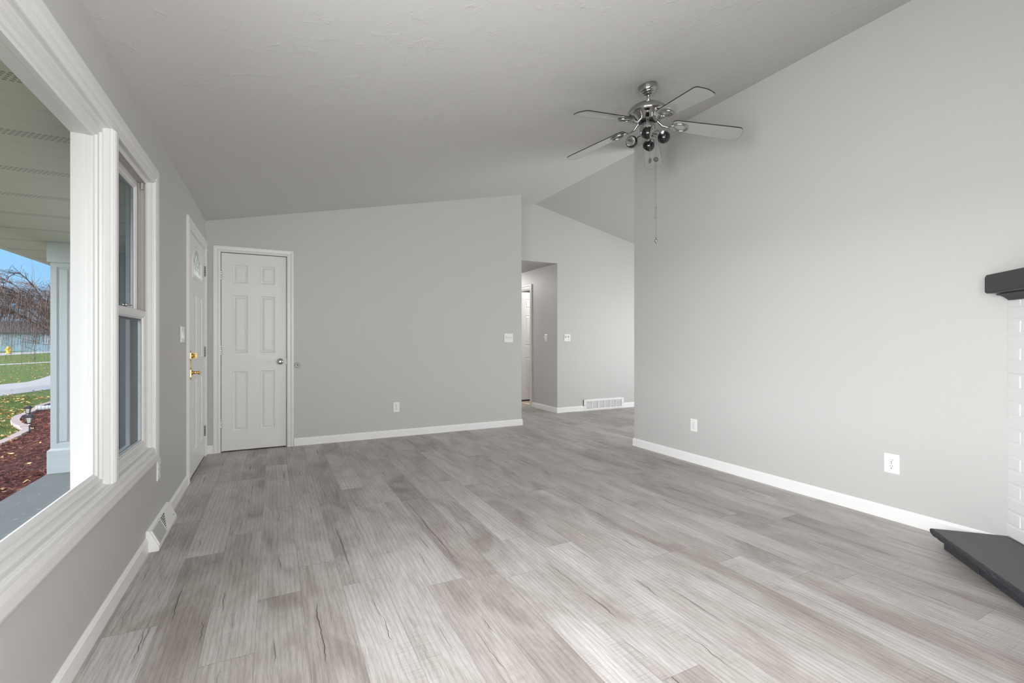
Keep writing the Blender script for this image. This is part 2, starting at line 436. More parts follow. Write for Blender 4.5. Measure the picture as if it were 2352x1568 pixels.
# ------------------------------------------------------------------ mesh helpers
class MB:
    def __init__(s): s.v = []; s.f = []; s.sm = []
    def add(s, vs, fs, smooth=False):
        b = len(s.v); s.v += [tuple(v) for v in vs]
        for f in fs: s.f.append(tuple(b + i for i in f)); s.sm.append(smooth)
        return s
    def box(s, x0, x1, y0, y1, z0, z1):
        return s.add([(x0, y0, z0), (x1, y0, z0), (x1, y1, z0), (x0, y1, z0), (x0, y0, z1), (x1, y0, z1), (x1, y1, z1), (x0, y1, z1)],
                     [(0, 3, 2, 1), (4, 5, 6, 7), (0, 1, 5, 4), (1, 2, 6, 5), (2, 3, 7, 6), (3, 0, 4, 7)])
    def prism(s, bot, top):
        n = len(bot)
        return s.add(list(bot) + list(top), [tuple(reversed(range(n))), tuple(range(n, 2 * n))] + [(i, (i + 1) % n, n + (i + 1) % n, n + i) for i in range(n)])
    def tube(s, pts, r, n=10, caps=True, smooth=True):
        pts = [Vector(p) for p in pts]; m = len(pts); rs = r if isinstance(r, (list, tuple)) else [r] * m
        base = []; up = None
        for i, p in enumerate(pts):
            d = (pts[min(i + 1, m - 1)] - pts[max(i - 1, 0)]).normalized()
            if up is None:
                up = Vector((0, 0, 1)) if abs(d.z) < 0.9 else Vector((1, 0, 0))
            a = d.cross(up).normalized(); b = a.cross(d).normalized(); up = b
            base += [p + (a * math.cos(k * 2 * math.pi / n) + b * math.sin(k * 2 * math.pi / n)) * rs[i] for k in range(n)]
        fs = [(i * n + k, i * n + (k + 1) % n, (i + 1) * n + (k + 1) % n, (i + 1) * n + k) for i in range(m - 1) for k in range(n)]
        s.add(base, fs, smooth)
        if caps:
            b0 = len(s.v) - m * n
            s.f.append(tuple(b0 + k for k in reversed(range(n)))); s.sm.append(False)
            s.f.append(tuple(b0 + (m - 1) * n + k for k in range(n))); s.sm.append(False)
        return s
    def lathe(s, prof, org=(0, 0, 0), axis=(0, 0, 1), n=32, smooth=True):
        """prof: list of (radius, height along axis)"""
        ax = Vector(axis).normalized(); t = Vector((1, 0, 0)) if abs(ax.x) < 0.9 else Vector((0, 1, 0))
        a = ax.cross(t).normalized(); b = ax.cross(a).normalized(); O = Vector(org)
        vs = []
        for r, h in prof:
            for k in range(n):
                q = k * 2 * math.pi / n
                vs.append(O + ax * h + (a * math.cos(q) + b * math.sin(q)) * max(r, 1e-5))
        m = len(prof)
        fs = [(i * n + k, i * n + (k + 1) % n, (i + 1) * n + (k + 1) % n, (i + 1) * n + k) for i in range(m - 1) for k in range(n)]
        s.add(vs, fs, smooth)
        b0 = len(s.v) - m * n
        if prof[0][0] > 1e-4: s.f.append(tuple(b0 + k for k in reversed(range(n)))); s.sm.append(False)
        if prof[-1][0] > 1e-4: s.f.append(tuple(b0 + (m - 1) * n + k for k in range(n))); s.sm.append(False)
        return s
    def rings(s, loops, closed=True, capstart=False, capend=False, smooth=False):
        n = len(loops[0]); vs = [p for l in loops for p in l]
        fs = []
        for i in range(len(loops) - 1):
            for k in range(n if closed else n - 1):
                fs.append((i * n + k, i * n + (k + 1) % n, (i + 1) * n + (k + 1) % n, (i + 1) * n + k))
        if capstart: fs.append(tuple(reversed(range(n))))
        if capend: fs.append(tuple((len(loops) - 1) * n + k for k in range(n)))
        return s.add(vs, fs, smooth)

def tag(o, label=None, cat=None, group=None, kind=None):
    if label: o['label'] = label
    if cat: o['category'] = cat
    if group: o['group'] = group
    if kind: o['kind'] = kind
    return o
def root_loc(p):
    while p.parent is not None: p = p.parent
    return Vector(p.location)
def build(name, mb, mat, parent=None, bevel=0.0, segs=2, label=None, loc=None, recalc=True):
    off = root_loc(parent) if parent is not None else (Vector(loc) if loc is not None else Vector((0, 0, 0)))
    me = bpy.data.meshes.new(name)
    me.from_pydata([tuple(Vector(v) - off) for v in mb.v], [], mb.f)
    me.polygons.foreach_set('use_smooth', mb.sm)
    if recalc:
        bm = bmesh.new(); bm.from_mesh(me); bmesh.ops.recalc_face_normals(bm, faces=bm.faces); bm.to_mesh(me); bm.free()
    me.materials.append(mat); me.update()
    o = bpy.data.objects.new(name, me); COL.objects.link(o)
    if parent is not None: o.parent = parent
    else: o.location = off
    if bevel:
        md = o.modifiers.new('bevel', 'BEVEL'); md.width = bevel; md.segments = segs; md.limit_method = 'ANGLE'; md.angle_limit = math.radians(40)
    if label: o['label'] = label
    return o
def empty(name, loc, label=None, cat=None, group=None, kind=None):
    o = bpy.data.objects.new(name, None); COL.objects.link(o); o.location = loc
    o.empty_display_size = 0.1
    return tag(o, label, cat, group, kind)
def struct(name, mb, mat, bevel=0.0):
    o = build(name, mb, mat, bevel=bevel); o['kind'] = 'structure'; return o

# local frames: (a along the wall, b up, c out of the wall)
def F_left(a, b, c): return (XL + c, a, b)
def F_back(a, b, c): return (a, YB - c, b)
def F_right(a, b, c): return (XR - c, a, b)
def F_far(a, b, c): return (a, YH - c, b)
def F_hall(a, b, c): return (XH - c, a, b)
def fbox(mb, F, a0, a1, b0, b1, c0, c1):
    P = [F(a, b, c) for c in (c0, c1) for a, b in ((a0, b0), (a1, b0), (a1, b1), (a0, b1))]
    return mb.add(P, [(0, 3, 2, 1), (4, 5, 6, 7), (0, 1, 5, 4), (1, 2, 6, 5), (2, 3, 7, 6), (3, 0, 4, 7)])
def rect_loop(F, a0, a1, b0, b1, w, c):
    return [F(a0 - w, b0 - w, c), F(a1 + w, b0 - w, c), F(a1 + w, b1 + w, c), F(a0 - w, b1 + w, c)]
def frame4(mb, F, a0, a1, b0, b1, prof, close=False):
    """mitred frame: prof = list of (outward offset from the opening, height off the wall)"""
    lo = [rect_loop(F, a0, a1, b0, b1, w, c) for w, c in prof]
    if close: lo.append(lo[0])
    return mb.rings(lo)
def frame3(mb, F, a0, a1, b0, b1, prof):
    """door casing: open at the floor"""
    lo = [[F(a0 - w, b0, c), F(a0 - w, b1 + w, c), F(a1 + w, b1 + w, c), F(a1 + w, b0, c)] for w, c in prof]
    lo.append(lo[0])
    mb.rings(lo, closed=False)
    n = len(prof); base = len(mb.v) - 4 * (n + 1)
    mb.f.append(tuple(base + 4 * i for i in range(n))); mb.sm.append(False)
    mb.f.append(tuple(base + 4 * i + 3 for i in reversed(range(n)))); mb.sm.append(False)
    return mb
CASING = [(0.0, 0.0), (0.0, 0.010), (0.004, 0.013), (0.010, 0.013), (0.013, 0.016), (0.020, 0.016), (0.024, 0.013), (0.030, 0.013), (0.050, 0.017), (0.060, 0.017), (0.064, 0.014), (0.064, 0.0)]
def scaled(prof, k): return [(w * k, c) for w, c in prof]

# ------------------------------------------------------------------ shell of the house
# floor
fl = MB().box(XL - WT, XEAST + 0.12, YREAR - 0.12, 9.7, -0.10, 0.0)
struct('floor', fl, M['floor'])

# ceilings
T = 0.16
c = MB()
def slab(x0, x1, y0, y1, zf=zc):
    c.prism([(x0, y0, zf(x0)), (x1, y0, zf(x1)), (x1, y1, zf(x1)), (x0, y1, zf(x0))], [(x0, y0, zf(x0) + T), (x1, y0, zf(x1) + T), (x1, y1, zf(x1) + T), (x0, y1, zf(x0) + T)])
prof = [(XL - WT, zc(XL - WT)), (XD, zc(XD)), (XEAST + 0.12, zc(XEAST + 0.12))]
y0, y1 = YREAR - 0.12, YH + 0.12
vs = []
for y in (y0, y1):
    vs += [(x, y, z) for x, z in prof] + [(x, y, z + T) for x, z in reversed(prof)]
c.add(vs, [(0, 1, 2, 3, 4, 5), (11, 10, 9, 8, 7, 6)] + [(i, 6 + i, 6 + (i + 1) % 6, (i + 1) % 6) for i in range(6)])
struct('ceiling', c, M['ceiling'])
struct('ceiling_hallway', MB().box(XE - 0.11, 6.4, YH + 0.10, 9.7, 2.345, 2.45), M['ceiling'])

def wall_y(mb, x0, x1, y0, y1, zb, holes=()):
    """wall running along X (thin in Y) whose top follows the pitched ceiling; holes = (xa,xb,za,zb)"""
    cuts = sorted({x0, x1} | {h for q in holes for h in q[:2]} | ({XD} if x0 < XD < x1 else set()))
    for a, b in zip(cuts[:-1], cuts[1:]):
        segs = [(zb, None)]
        for (xa, xb, za, zb2) in holes:
            if a >= xa - 1e-6 and b <= xb + 1e-6:
                segs = ([(zb, za)] if za > zb else []) + [(zb2, None)]
        for s0, s1 in segs:
            ta, tb = (zc(a) + 0.05, zc(b) + 0.05) if s1 is None else (s1, s1)
            mb.prism([(a, y0, s0), (b, y0, s0), (b, y1, s0), (a, y1, s0)], [(a, y0, ta), (b, y0, tb), (b, y1, tb), (a, y1, ta)])
    return mb

# front (left) wall with window and door openings
W_Y0, W_Y1, W_Z0, W_Z1 = 0.205, 3.230, 0.530, 2.002
D1_Y0, D1_Y1, D1_Z = 4.462, 5.455, 2.028
wl_ = MB(); xa, xb = XL - WT, XL
zt = ZL + 0.03
g_ = 0.008
wl_.box(xa, xb, YREAR, W_Y0 - g_, 0, zt).box(xa, xb, W_Y0 - g_, W_Y1 + g_, 0, W_Z0 - g_).box(xa, xb, W_Y0 - g_, W_Y1 + g_, W_Z1 + g_, zt)
wl_.box(xa, xb, W_Y1 + g_, D1_Y0, 0, zt).box(xa, xb, D1_Y0, D1_Y1, D1_Z, zt).box(xa, xb, D1_Y1, 9.7, 0, zt)
struct('wall_left', wl_, M['wall'])
# back wall with closet opening
C_X0, C_X1, C_Z = -0.478, 0.130, 2.026
struct('wall_back', wall_y(MB(), XL, XE, YB, YB + 0.11, 0, [(C_X0, C_X1, 0, C_Z)]), M['wall'])
# wall running from the end of the back wall along the hallway
wx = MB(); 
wx.prism([(XE - 0.11, YB + 0.11, 0), (XE, YB + 0.11, 0), (XE, YH + 0.1, 0), (XE - 0.11, YH + 0.1, 0)], [(XE - 0.11, YB + 0.11, zc(XE - 0.11) + .05), (XE, YB + 0.11, zc(XE) + .05), (XE, YH + 0.1, zc(XE) + .05), (XE - 0.11, YH + 0.1, zc(XE - 0.11) + .05)])
wx.box(XE - 0.11, XE, YH + 0.1, 9.7, 0, 2.4)
struct('wall_hallway_left', wx, M['wall'])
# closet interior
struct('wall_closet', MB().box(XL, 0.9, 6.25, 6.33, 0, 2.5).box(0.82, 0.9, YB + 0.11, 6.25, 0, 2.5), M['wall'])
# right wall (its end stands free at the opening to the dining side)
yr = MB().prism([(XR, YREAR, 0), (XR2, YREAR, 0), (XR2, YR, 0), (XR, YR, 0)], [(XR, YREAR, zc(XR) + .03), (XR2, YREAR, zc(XR2) + .03), (XR2, YR, zc(XR2) + .03), (XR, YR, zc(XR) + .03)])
struct('wall_right', yr, M['wall_swirl'])
# far wall with hallway opening below a header
struct('wall_far', wall_y(MB(), XE, XEAST, YH, YH + 0.11, 0, [(XE, XH, 0, 2.345)]), M['wall'])
# hallway right wall with doorway
D3_Y0, D3_Y1, D3_Z = 7.075, 7.700, 2.045
struct('wall_hallway_right', MB().box(XH, XH + 0.11, YH + 0.11, D3_Y0, 0, 2.4).box(XH, XH + 0.11, D3_Y0, D3_Y1, D3_Z, 2.4).box(XH, XH + 0.11, D3_Y1, 9.7, 0, 2.4), M['wall'])
struct('wall_hallway_end', MB().box(XE - 0.11, 6.4, 9.6, 9.7, 0, 2.4).box(6.3, 6.4, YH + 0.11, 9.6, 0, 2.4), M['wall'])
# rear wall with a window added behind the camera for the fill lamp
R_X0, R_X1, R_Z0, R_Z1 = -0.50, 1.32, 0.70, 2.00
struct('wall_rear', wall_y(MB(), XL, XEAST, YREAR - 0.11, YREAR, 0, [(R_X0, R_X1, R_Z0, R_Z1)]), M['wall'])
# dining side wall with glazed door
E_Y0, E_Y1, E_Z = 2.3, 4.9, 2.1
we = MB(); ztE = zc(XEAST) + 0.05
we.box(XEAST, XEAST + 0.12, YREAR, E_Y0, 0, ztE).box(XEAST, XEAST + 0.12, E_Y0, E_Y1, E_Z, ztE).box(XEAST, XEAST + 0.12, E_Y1, YH + .11, 0, ztE)
struct('wall_dining', we, M['wall'])
# frames for the two off-camera openings
w2 = empty('added_window_2', ((R_X0 + R_X1) / 2, YREAR, R_Z0), kind='structure')
F_rear = lambda a, b, c: (a, YREAR + c, b)
frm = MB(); frame4(frm, F_rear, R_X0, R_X1, R_Z0, R_Z1, scaled(CASING, 1.2)); frame4(frm, F_rear, R_X0, R_X1, R_Z0, R_Z1, [(0, 0.0), (-0.04, -0.02), (-0.04, -0.09), (0, -0.09)], True)
fbox(frm, F_rear, (R_X0 + R_X1) / 2 - .02, (R_X0 + R_X1) / 2 + .02, R_Z0 + .04, R_Z1 - .04, -0.08, -0.03)
build('window_frame', frm, M['trim'], w2)
build('pane', fbox(MB(), F_rear, R_X0 + .03, R_X1 - .03, R_Z0 + .03, R_Z1 - .03, -0.062, -0.056), M['glass'], w2)
build('sun_block_panel', fbox(MB(), F_rear, R_X0 + .002, R_X1 - .002, R_Z0 + .002, R_Z1 - .002, -0.10, -0.092), M['trim'], w2)  # unseen panel added to keep the sun out of the room
d4 = empty('door_4', (XEAST, (E_Y0 + E_Y1) / 2, 0), kind='structure')
F_e = lambda a, b, c: (XEAST - c, a, b)
frm = MB(); frame3(frm, F_e, E_Y0, E_Y1, 0.0, E_Z, CASING)
mid = (E_Y0 + E_Y1) / 2
for a0, a1 in ((E_Y0, mid + .03), (mid - .03, E_Y1)):
    frame4(frm, F_e, a0 + .06, a1 - .06, 0.09, E_Z - .06, [(0, -0.03), (0.06, -0.03), (0.06, -0.07), (0, -0.07)], True)
build('door_frame', frm, M['vinyl'], d4)
build('pane', fbox(MB(), F_e, E_Y0 + .05, E_Y1 - .05, 0.05, E_Z - .05, -0.055, -0.049), M['glass'], d4)

# carpeted floor of the room off the hallway
struct('floor_carpet', MB().box(XH + 0.02, 6.3, YH + .12, 9.6, 0.0, 0.008), M['carpet'])
# ------------------------------------------------------------------ baseboards
def baseboard(name, F, a0, a1, miter0=0.0, miter1=0.0):
    """profile in (c,b); miter extends the outer face at an end"""
    pr = [(0, 0), (0.012, 0), (0.012, 0.066), (0.0085, 0.072), (0.0085, 0.0745), (0.004, 0.0825), (0, 0.0825)]
    L0 = [F(a0 - miter0 * c_ / 0.012, b, c_) for c_, b in pr]; L1 = [F(a1 + miter1 * c_ / 0.012, b, c_) for c_, b in pr]
    return MB().rings([L0, L1], capstart=True, capend=True)
REG0, REG1 = 3.085, 3.605
bb = MB()
def addbb(mb, F, a0, a1, m0=0, m1=0):
    q = baseboard('x', F, a0, a1, m0, m1); mb.add(q.v, q.f)
mbL = MB(); addbb(mbL, F_left, YREAR, REG0 - 0.001); addbb(mbL, F_left, REG1 + 0.001, D1_Y0 - 0.075)
struct('baseboard_left', mbL, M['base'])
mbB = MB(); addbb(mbB, F_back, XL, C_X0 - 0.059); addbb(mbB, F_back, C_X1 + 0.066, XE, 0, 0.012)
addbb(mbB, lambda a, b, c: (XE + c, a, b), YB, 9.6, 0.012, 0)
struct('baseboard_back', mbB, M['base'])
mbR = MB(); addbb(mbR, F_right, 1.02, YR, 0, 0.012)
addbb(mbR, lambda a, b, c: (a, YR + c, b), XR, XR2, 0.012, 0.012)
addbb(mbR, lambda a, b, c: (XR2 + c, a, b), YREAR, YR, 0, 0.012)
struct('baseboard_right', mbR, M['base'])
VX0, VX1 = 4.463, 5.283
mbF = MB(); addbb(mbF, F_far, XH, VX0, 0.012, 0); addbb(mbF, F_far, VX1, XEAST)
struct('baseboard_far', mbF, M['base'])
mbH = MB(); addbb(mbH, F_hall, YH, D3_Y0 - 0.066, 0.012, 0); addbb(mbH, F_hall, D3_Y1 + 0.066, 9.6)
struct('baseboard_hallway', mbH, M['base'])
mbN = MB(); addbb(mbN, F_rear, XL, 1.9)
struct('baseboard_rear', mbN, M['base'])

# ------------------------------------------------------------------ window 1 (front window: fixed centre, hung sash each side)
w1 = empty('window_1', (XL, 1.7, W_Z0), kind='structure')
P0, P1 = 0.955, 2.485           # fixed light opening
H0, H1 = 2.555, W_Y1            # far hung sash opening
G0, G1 = W_Y0, 0.885            # near hung sash opening
CASW = [(0.0, -0.0005), (0.0, 0.007), (0.002, 0.010), (0.008, 0.010), (0.009, 0.015), (0.017, 0.016), (0.019, 0.010), (0.028, 0.010), (0.030, 0.015), (0.048, 0.019), (0.080, 0.020), (0.088, 0.018), (0.092, 0.013), (0.092, 0.0)]
cs = MB(); frame4(cs, F_left, W_Y0, W_Y1, W_Z0, W_Z1, CASW)
build('casing', cs, M['trim'], w1)
for (m0, m1) in ((P1, H0), (G1, P0)):
    mb = MB()
    pr = [(m0, -0.0005), (m0, 0.006), (m0 + .003, 0.010), (m0 + .009, 0.010), (m0 + .012, 0.014), (m0 + .019, 0.014), (m0 + .023, 0.016), (m1 - .023, 0.016), (m1 - .019, 0.014), (m1 - .012, 0.014), (m1 - .009, 0.010), (m1 - .003, 0.010), (m1, 0.006), (m1, -0.0005)]
    mb.rings([[F_left(a, W_Z0, cc) for a, cc in pr], [F_left(a, W_Z1, cc) for a, cc in pr]], capstart=True, capend=True)
    # post behind the cover strip
    fbox(mb, F_left, m0 + .007, m1 - .007, W_Z0, W_Z1, -WT + 0.001, -0.002)
    build('mullion', mb, M['trim'], w1)
# fixed light frame
pf = MB()
pf.rings([rect_loop(F_left, P0, P1, W_Z0, W_Z1, w, cc) for w, cc in [(0.006, -0.001), (0.0, -0.001), (0.0, -0.012), (-0.004, -0.018), (-0.006, -0.023), (-0.022, -0.026), (-0.024, -0.019), (-0.030, -0.018), (-0.033, -0.027), (-0.040, -0.031), (-0.043, -0.027), (-0.049, -0.028), (-0.052, -0.036), (-0.060, -0.040)]])
def ext_loop(w, cc, drop):
    return [F_left(P0 - w, W_Z0 - w - drop, cc), F_left(P1 + w, W_Z0 - w - drop, cc), F_left(P1 + w, W_Z1 + w, cc), F_left(P0 - w, W_Z1 + w, cc)]
pf.rings([ext_loop(-0.060, -0.040, 0), ext_loop(-0.060, -0.060, 0.012), ext_loop(-0.058, -0.062, 0.014), ext_loop(-0.058, -WT - 0.004, 0.050), ext_loop(0.006, -WT - 0.004, 0.0), ext_loop(0.006, -0.001, 0)])
build('picture_frame', pf, M['vinyl'], w1)
build('pane', fbox(MB(), F_left, P0 + .056, P1 - .056, W_Z0 + .056, W_Z1 - .056, -0.046, -0.041), M['glass'], w1, label='large fixed pane of the centre light')

def hung(a0, a1):
    jm = MB()
    jm.rings([rect_loop(F_left, a0, a1, W_Z0, W_Z1, w, cc) for w, cc in [(0.006, -0.001), (0.0, -0.001), (0.0, -0.014), (-0.004, -0.020), (-0.012, -0.022), (-0.014, -0.024)]])
    # outer shell
    jm.rings([rect_loop(F_left, a0, a1, W_Z0, W_Z1, w, cc) for w, cc in [(-0.014, -WT - 0.004), (-0.030, -WT - 0.004), (-0.030, -0.092), (-0.014, -0.092), (0.006, -0.092), (0.006, -WT - 0.004), (-0.014, -WT - 0.004)]])
    build('jamb', jm, M['vinyl'], w1)
    tr = MB()
    for a, s in ((a0, 1), (a1, -1)):
        # grooved side tracks
        prf = [(0.0, -0.024), (0.014 , -0.024), (0.014, -0.030), (0.004, -0.030), (0.004, -0.052), (0.014, -0.052), (0.014, -0.058), (0.004, -0.058), (0.004, -0.092), (0.0, -0.092)]
        tr.rings([[F_left(a + s * w, W_Z0, cc) for w, cc in prf], [F_left(a + s * w, W_Z1, cc) for w, cc in prf]], capstart=True, capend=True)
    fbox(tr, F_left, a0, a1, W_Z1 - 0.012, W_Z1, -0.092, -0.024)
    fbox(tr, F_left, a0, a1, W_Z0, W_Z0 + 0.012, -0.092, -0.024)
    build('sash_track', tr, M['track'], w1, label='grey grooved sash track')
    def sash(z0, z1, c0, c1, name):
        m = MB(); st = 0.046
        i0, i1, j0, j1 = a0 + 0.014, a1 - 0.014, z0, z1
        lo = [rect_loop(F_left, i0 + st, i1 - st, j0 + st, j1 - st, w, cc) for w, cc in [(0, (c0 + c1) / 2), (0.004, c1 - 0.012), (0.008, c1 - 0.010), (0.010, c1 - 0.004), (0.016, c1 - 0.003), (0.019, c1), (st, c1), (st, c0), (0.008, c0), (0, (c0 + c1) / 2)]]
        m.rings(lo)
        so = build('sash', m, M['vinyl'], w1, label=name)
        g = fbox(MB(), F_left, i0 + st - .003, i1 - st + .003, j0 + st - .003, j1 - st + .003, (c0 + c1) / 2 - .002, (c0 + c1) / 2 + .002)
        build('pane', g, M['screen_glass'], so)
        return so
    up = sash(1.235, W_Z1 - 0.013, -0.084, -0.060, 'upper sash')
    lo = sash(W_Z0 + 0.013, 1.285, -0.052, -0.024, 'lower sash')
    am = (a0 + a1) / 2
    lk = MB(); fbox(lk, F_left, am - .035, am + .035, 1.285, 1.293, -0.050, -0.028)
    lk.lathe([(0.012, 0), (0.013, 0.008), (0.010, 0.014), (0.0, 0.015)], F_left(am, 1.293, -0.040), (0, 0, 1), 16)
    lk.tube([F_left(am, 1.302, -0.040), F_left(am + .03, 1.303, -0.034), F_left(am + .045, 1.300, -0.028)], [0.006, 0.005, 0.003], 8)
    build('sash_lock', lk, M['nickel'], lo)
    # printed marks on the far side track and the latch block on top
    bl = MB(); fbox(bl, F_left, a1 - .030, a1 - .014, W_Z1 - .05, W_Z1 - .014, -0.044, -0.034)
    build('stop_block', bl, M['track'], w1)
    if a0 > 2:
        mk = MB(); zz = 1.930; rr = random.Random(3)
        while zz > 1.845:
            hgt = rr.choice([0.0016, 0.0022, 0.003])
            c0 = -0.056 - 0.001
            for k in range(3):
                if rr.random() < 0.62:
                    cc = -0.0615 - k * 0.0045
                    fbox(mk, F_left, a1 - 0.0052, a1 - 0.0046, zz - hgt, zz, cc - 0.0036, cc)
            zz -= hgt + 0.0012
        build('printed_label', mk, M['dark'], w1, label='small dark lettering printed down the sash track')
hung(H0, H1); hung(G0, G1)

# ------------------------------------------------------------------ doors
def panel_slab(mb, F, a0, a1, b0, b1, c1, thick, panels, groove=True):
    """door leaf with raised panels on the face at c1"""
    xs = sorted({a0, a1} | {p[0] for p in panels} | {p[1] for p in panels}); zs = sorted({b0, b1} | {p[2] for p in panels} | {p[3] for p in panels})
    for i in range(len(xs) - 1):
        for j in range(len(zs) - 1):
            xa, xb, za, zb = xs[i], xs[i + 1], zs[j], zs[j + 1]
            inside = any(p[0] - 1e-6 <= xa and xb <= p[1] + 1e-6 and p[2] - 1e-6 <= za and zb <= p[3] + 1e-6 for p in panels)
            if not inside:
                mb.add([F(xa, za, c1), F(xb, za, c1), F(xb, zb, c1), F(xa, zb, c1)], [(0, 1, 2, 3)])
    for p in panels:
        lo = [rect_loop(F, p[0], p[1], p[2], p[3], w, c1 + d) for w, d in [(0, 0), (-0.003, 0.0015), (-0.008, -0.005), (-0.015, -0.0075), (-0.020, -0.0075), (-0.036, -0.0012), (-0.040, -0.001)]]
        mb.rings(lo, capend=True)
    o = [F(a0, b0, c1), F(a1, b0, c1), F(a1, b1, c1), F(a0, b1, c1)]; q = [F(a0, b0, c1 - thick), F(a1, b0, c1 - thick), F(a1, b1, c1 - thick), F(a0, b1, c1 - thick)]
    mb.rings([o, q], capend=True)
    return mb
def hinge(F, a, b, c, side, parent, mat, plate=0.012):
    mb = MB(); h = 0.045
    for k in range(5):
        z0 = b - h + k * 0.018
        mb.lathe([(0.0055, 0), (0.0062, 0.001), (0.0062, 0.0165), (0.0055, 0.0175)], F(a, z0, c), (0, 0, 1), 12)
    mb.lathe([(0.004, 0), (0.005, 0.003), (0.0, 0.006)], F(a, b + h, c), (0, 0, 1), 12)
    fbox(mb, F, a - (plate if side < 0 else 0.002), a + (plate if side > 0 else 0.002), b - h, b + h, c - 0.008, c - 0.004)
    build('hinge', mb, mat, parent)
def jamb(mb, F, a0, a1, b1, c0, c1, t=0.018):
    frame3(mb, F, a0, a1, 0.0, b1, [(0, c1), (t, c1), (t, c0), (0, c0)])

# closet door (back wall): door_2
d2 = empty('door_2', ((C_X0 + C_X1) / 2, YB, 0), kind='structure')
mb = MB(); frame3(mb, F_back, C_X0 + .004, C_X1 - .004, 0, C_Z - .004, CASING)
build('casing', mb, M['trim'], d2)
mb = MB(); frame3(mb, F_back, C_X0 + .004, C_X1 - .004, 0, C_Z - .004, [(0, 0.003), (0, -0.11), (-0.014, -0.11), (-0.014, -0.042), (-0.0, -0.042), (-0.0, 0.003)])
build('jamb', mb, M['trim'], d2)
pan = [(-0.365, -0.232, 1.715, 1.905), (-0.116, 0.017, 1.715, 1.905), (-0.374, -0.234, 1.000, 1.592), (-0.124, 0.015, 1.000, 1.592), (-0.374, -0.234, 0.205, 0.818), (-0.124, 0.015, 0.205, 0.818)]
pan = [(-0.370, -0.233, p[2], p[3]) if p[0] < -0.2 else (-0.121, 0.016, p[2], p[3]) for p in pan]
slab2 = panel_slab(MB(), F_back, C_X0 + .0075, C_X1 - .0115, 0.012, C_Z - .0085, -0.003, 0.035, pan)
leaf2 = build('door_leaf', slab2, M['door'], d2)
mb = MB(); fbox(mb, F_back, C_X0 + .004, C_X1 - .004, 0.0, C_Z, -0.075, -0.055); build('dark_interior', mb, M['dark'], d2)
kb = MB(); kx, kz = 0.062, 0.908
kb.lathe([(0.0, 0.0), (0.032, 0.0), (0.033, 0.003), (0.029, 0.008), (0.014, 0.010), (0.011, 0.016), (0.011, 0.028), (0.018, 0.034), (0.026, 0.042), (0.0275, 0.050), (0.025, 0.058), (0.017, 0.064), (0.006, 0.066), (0.0, 0.0655)], F_back(kx, kz, -0.003), (0, -1, 0), 32)
build('door_knob', kb, M['nickel'], leaf2, label='satin nickel round knob')
mb = MB(); fbox(mb, F_back, C_X1 - .012, C_X1 - .0055, kz - .028, kz + .028, -0.006, -0.001); build('strike_plate', mb, M['hinge'], d2)
for z in (1.79, 1.03, 0.29): hinge(F_back, C_X0 + .006, z, 0.004, -1, d2, M['nickel'], 0.016)

# front door (left wall): door_1
d1 = empty('door_1', (XL, (D1_Y0 + D1_Y1) / 2, 0), kind='structure')
mb = MB(); frame3(mb, F_left, D1_Y0 + .002, D1_Y1 - .002, 0, D1_Z, scaled([(w, cc) for w, cc in CASING], 1.22))
build('casing', mb, M['trim'], d1)
S0, S1, SZ1 = 4.488, 5.400, 2.012
mb = MB(); frame3(mb, F_left, S0 - .003, S1 + .003, 0, SZ1 + .003, [(0.0, 0.006), (0.060, 0.006), (0.060, -WT), (-0.014, -WT), (-0.014, -0.055), (0.0, -0.055)])
build('jamb', mb, M['trim'], d1)
# leaf with arched light: build face by hand
LC = 0.003
GY0, GY1, GZ0, GZS = 4.655, 5.185, 1.665, 1.765       # glass opening, spring line
gcx, grx, grz = (GY0 + GY1) / 2, (GY1 - GY0) / 2, 0.165
def arch(w, cc, n=24):
    pts = [F_left(GY0 - w, GZ0 - w, cc), F_left(GY1 + w, GZ0 - w, cc)]
    for k in range(n + 1):
        q = math.pi * k / n
        pts.append(F_left(gcx + (grx + w) * math.cos(q), GZS + (grz + w) * math.sin(q), cc))
    return pts
mb = MB()
n = 24
outer = arch(0.0, LC)
# ring of face between arch opening and the bounding rectangle
rz1, rz0 = SZ1, 1.60
br = [F_left(S0, rz0, LC), F_left(S1, rz0, LC)]
for k in range(n + 1):
    q = math.pi * k / n
    cx_, sx_ = math.cos(q), math.sin(q)
    hw, hh = (S1 - S0) / 2, rz1 - GZS
    tt = min(hw / max(abs(cx_), 1e-6), hh / max(sx_, 1e-6))
    br.append(F_left((S0 + S1) / 2 + tt * cx_, GZS + tt * sx_, LC))
mb.rings([outer, br])
mb.rings([arch(w, LC + d) for w, d in [(-0.000, 0), (-0.0, 0.009), (-0.006, 0.011), (-0.013, 0.009), (-0.018, 0.005), (-0.022, -0.010)]])
mb.rings([arch(w, LC + d) for w, d in [(0.0, 0.010), (0.012, 0.008), (0.018, 0.0)]])
mb.add([F_left((S0 + S1) / 2 + ((S1 - S0) / 2) * s, z, LC) for s, z in ((-1, rz0), (1, rz0))] , [])
mb.add([F_left(S0, rz1, LC), F_left(S0, GZS, LC), F_left(S0, GZS, LC - .001)], [(0, 1, 2)])
pans = [(4.640, 4.900, 0.975, 1.520), (4.985, 5.245, 0.975, 1.520), (4.640, 4.900, 0.19, 0.80), (4.985, 5.245, 0.19, 0.80)]
panel_slab(mb, F_left, S0, S1, 0.012, rz0, LC, 0.040, pans)
mb.rings([[F_left(S0, rz0, LC), F_left(S1, rz0, LC), F_left(S1, rz1, LC), F_left(S0, rz1, LC)], [F_left(S0, rz0, LC - .04), F_left(S1, rz0, LC - .04), F_left(S1, rz1, LC - .04), F_left(S0, rz1, LC - .04)]])
mb.rings([arch(-0.022, LC - .010), arch(-0.022, LC - .040), arch(0.03, LC - .042)])
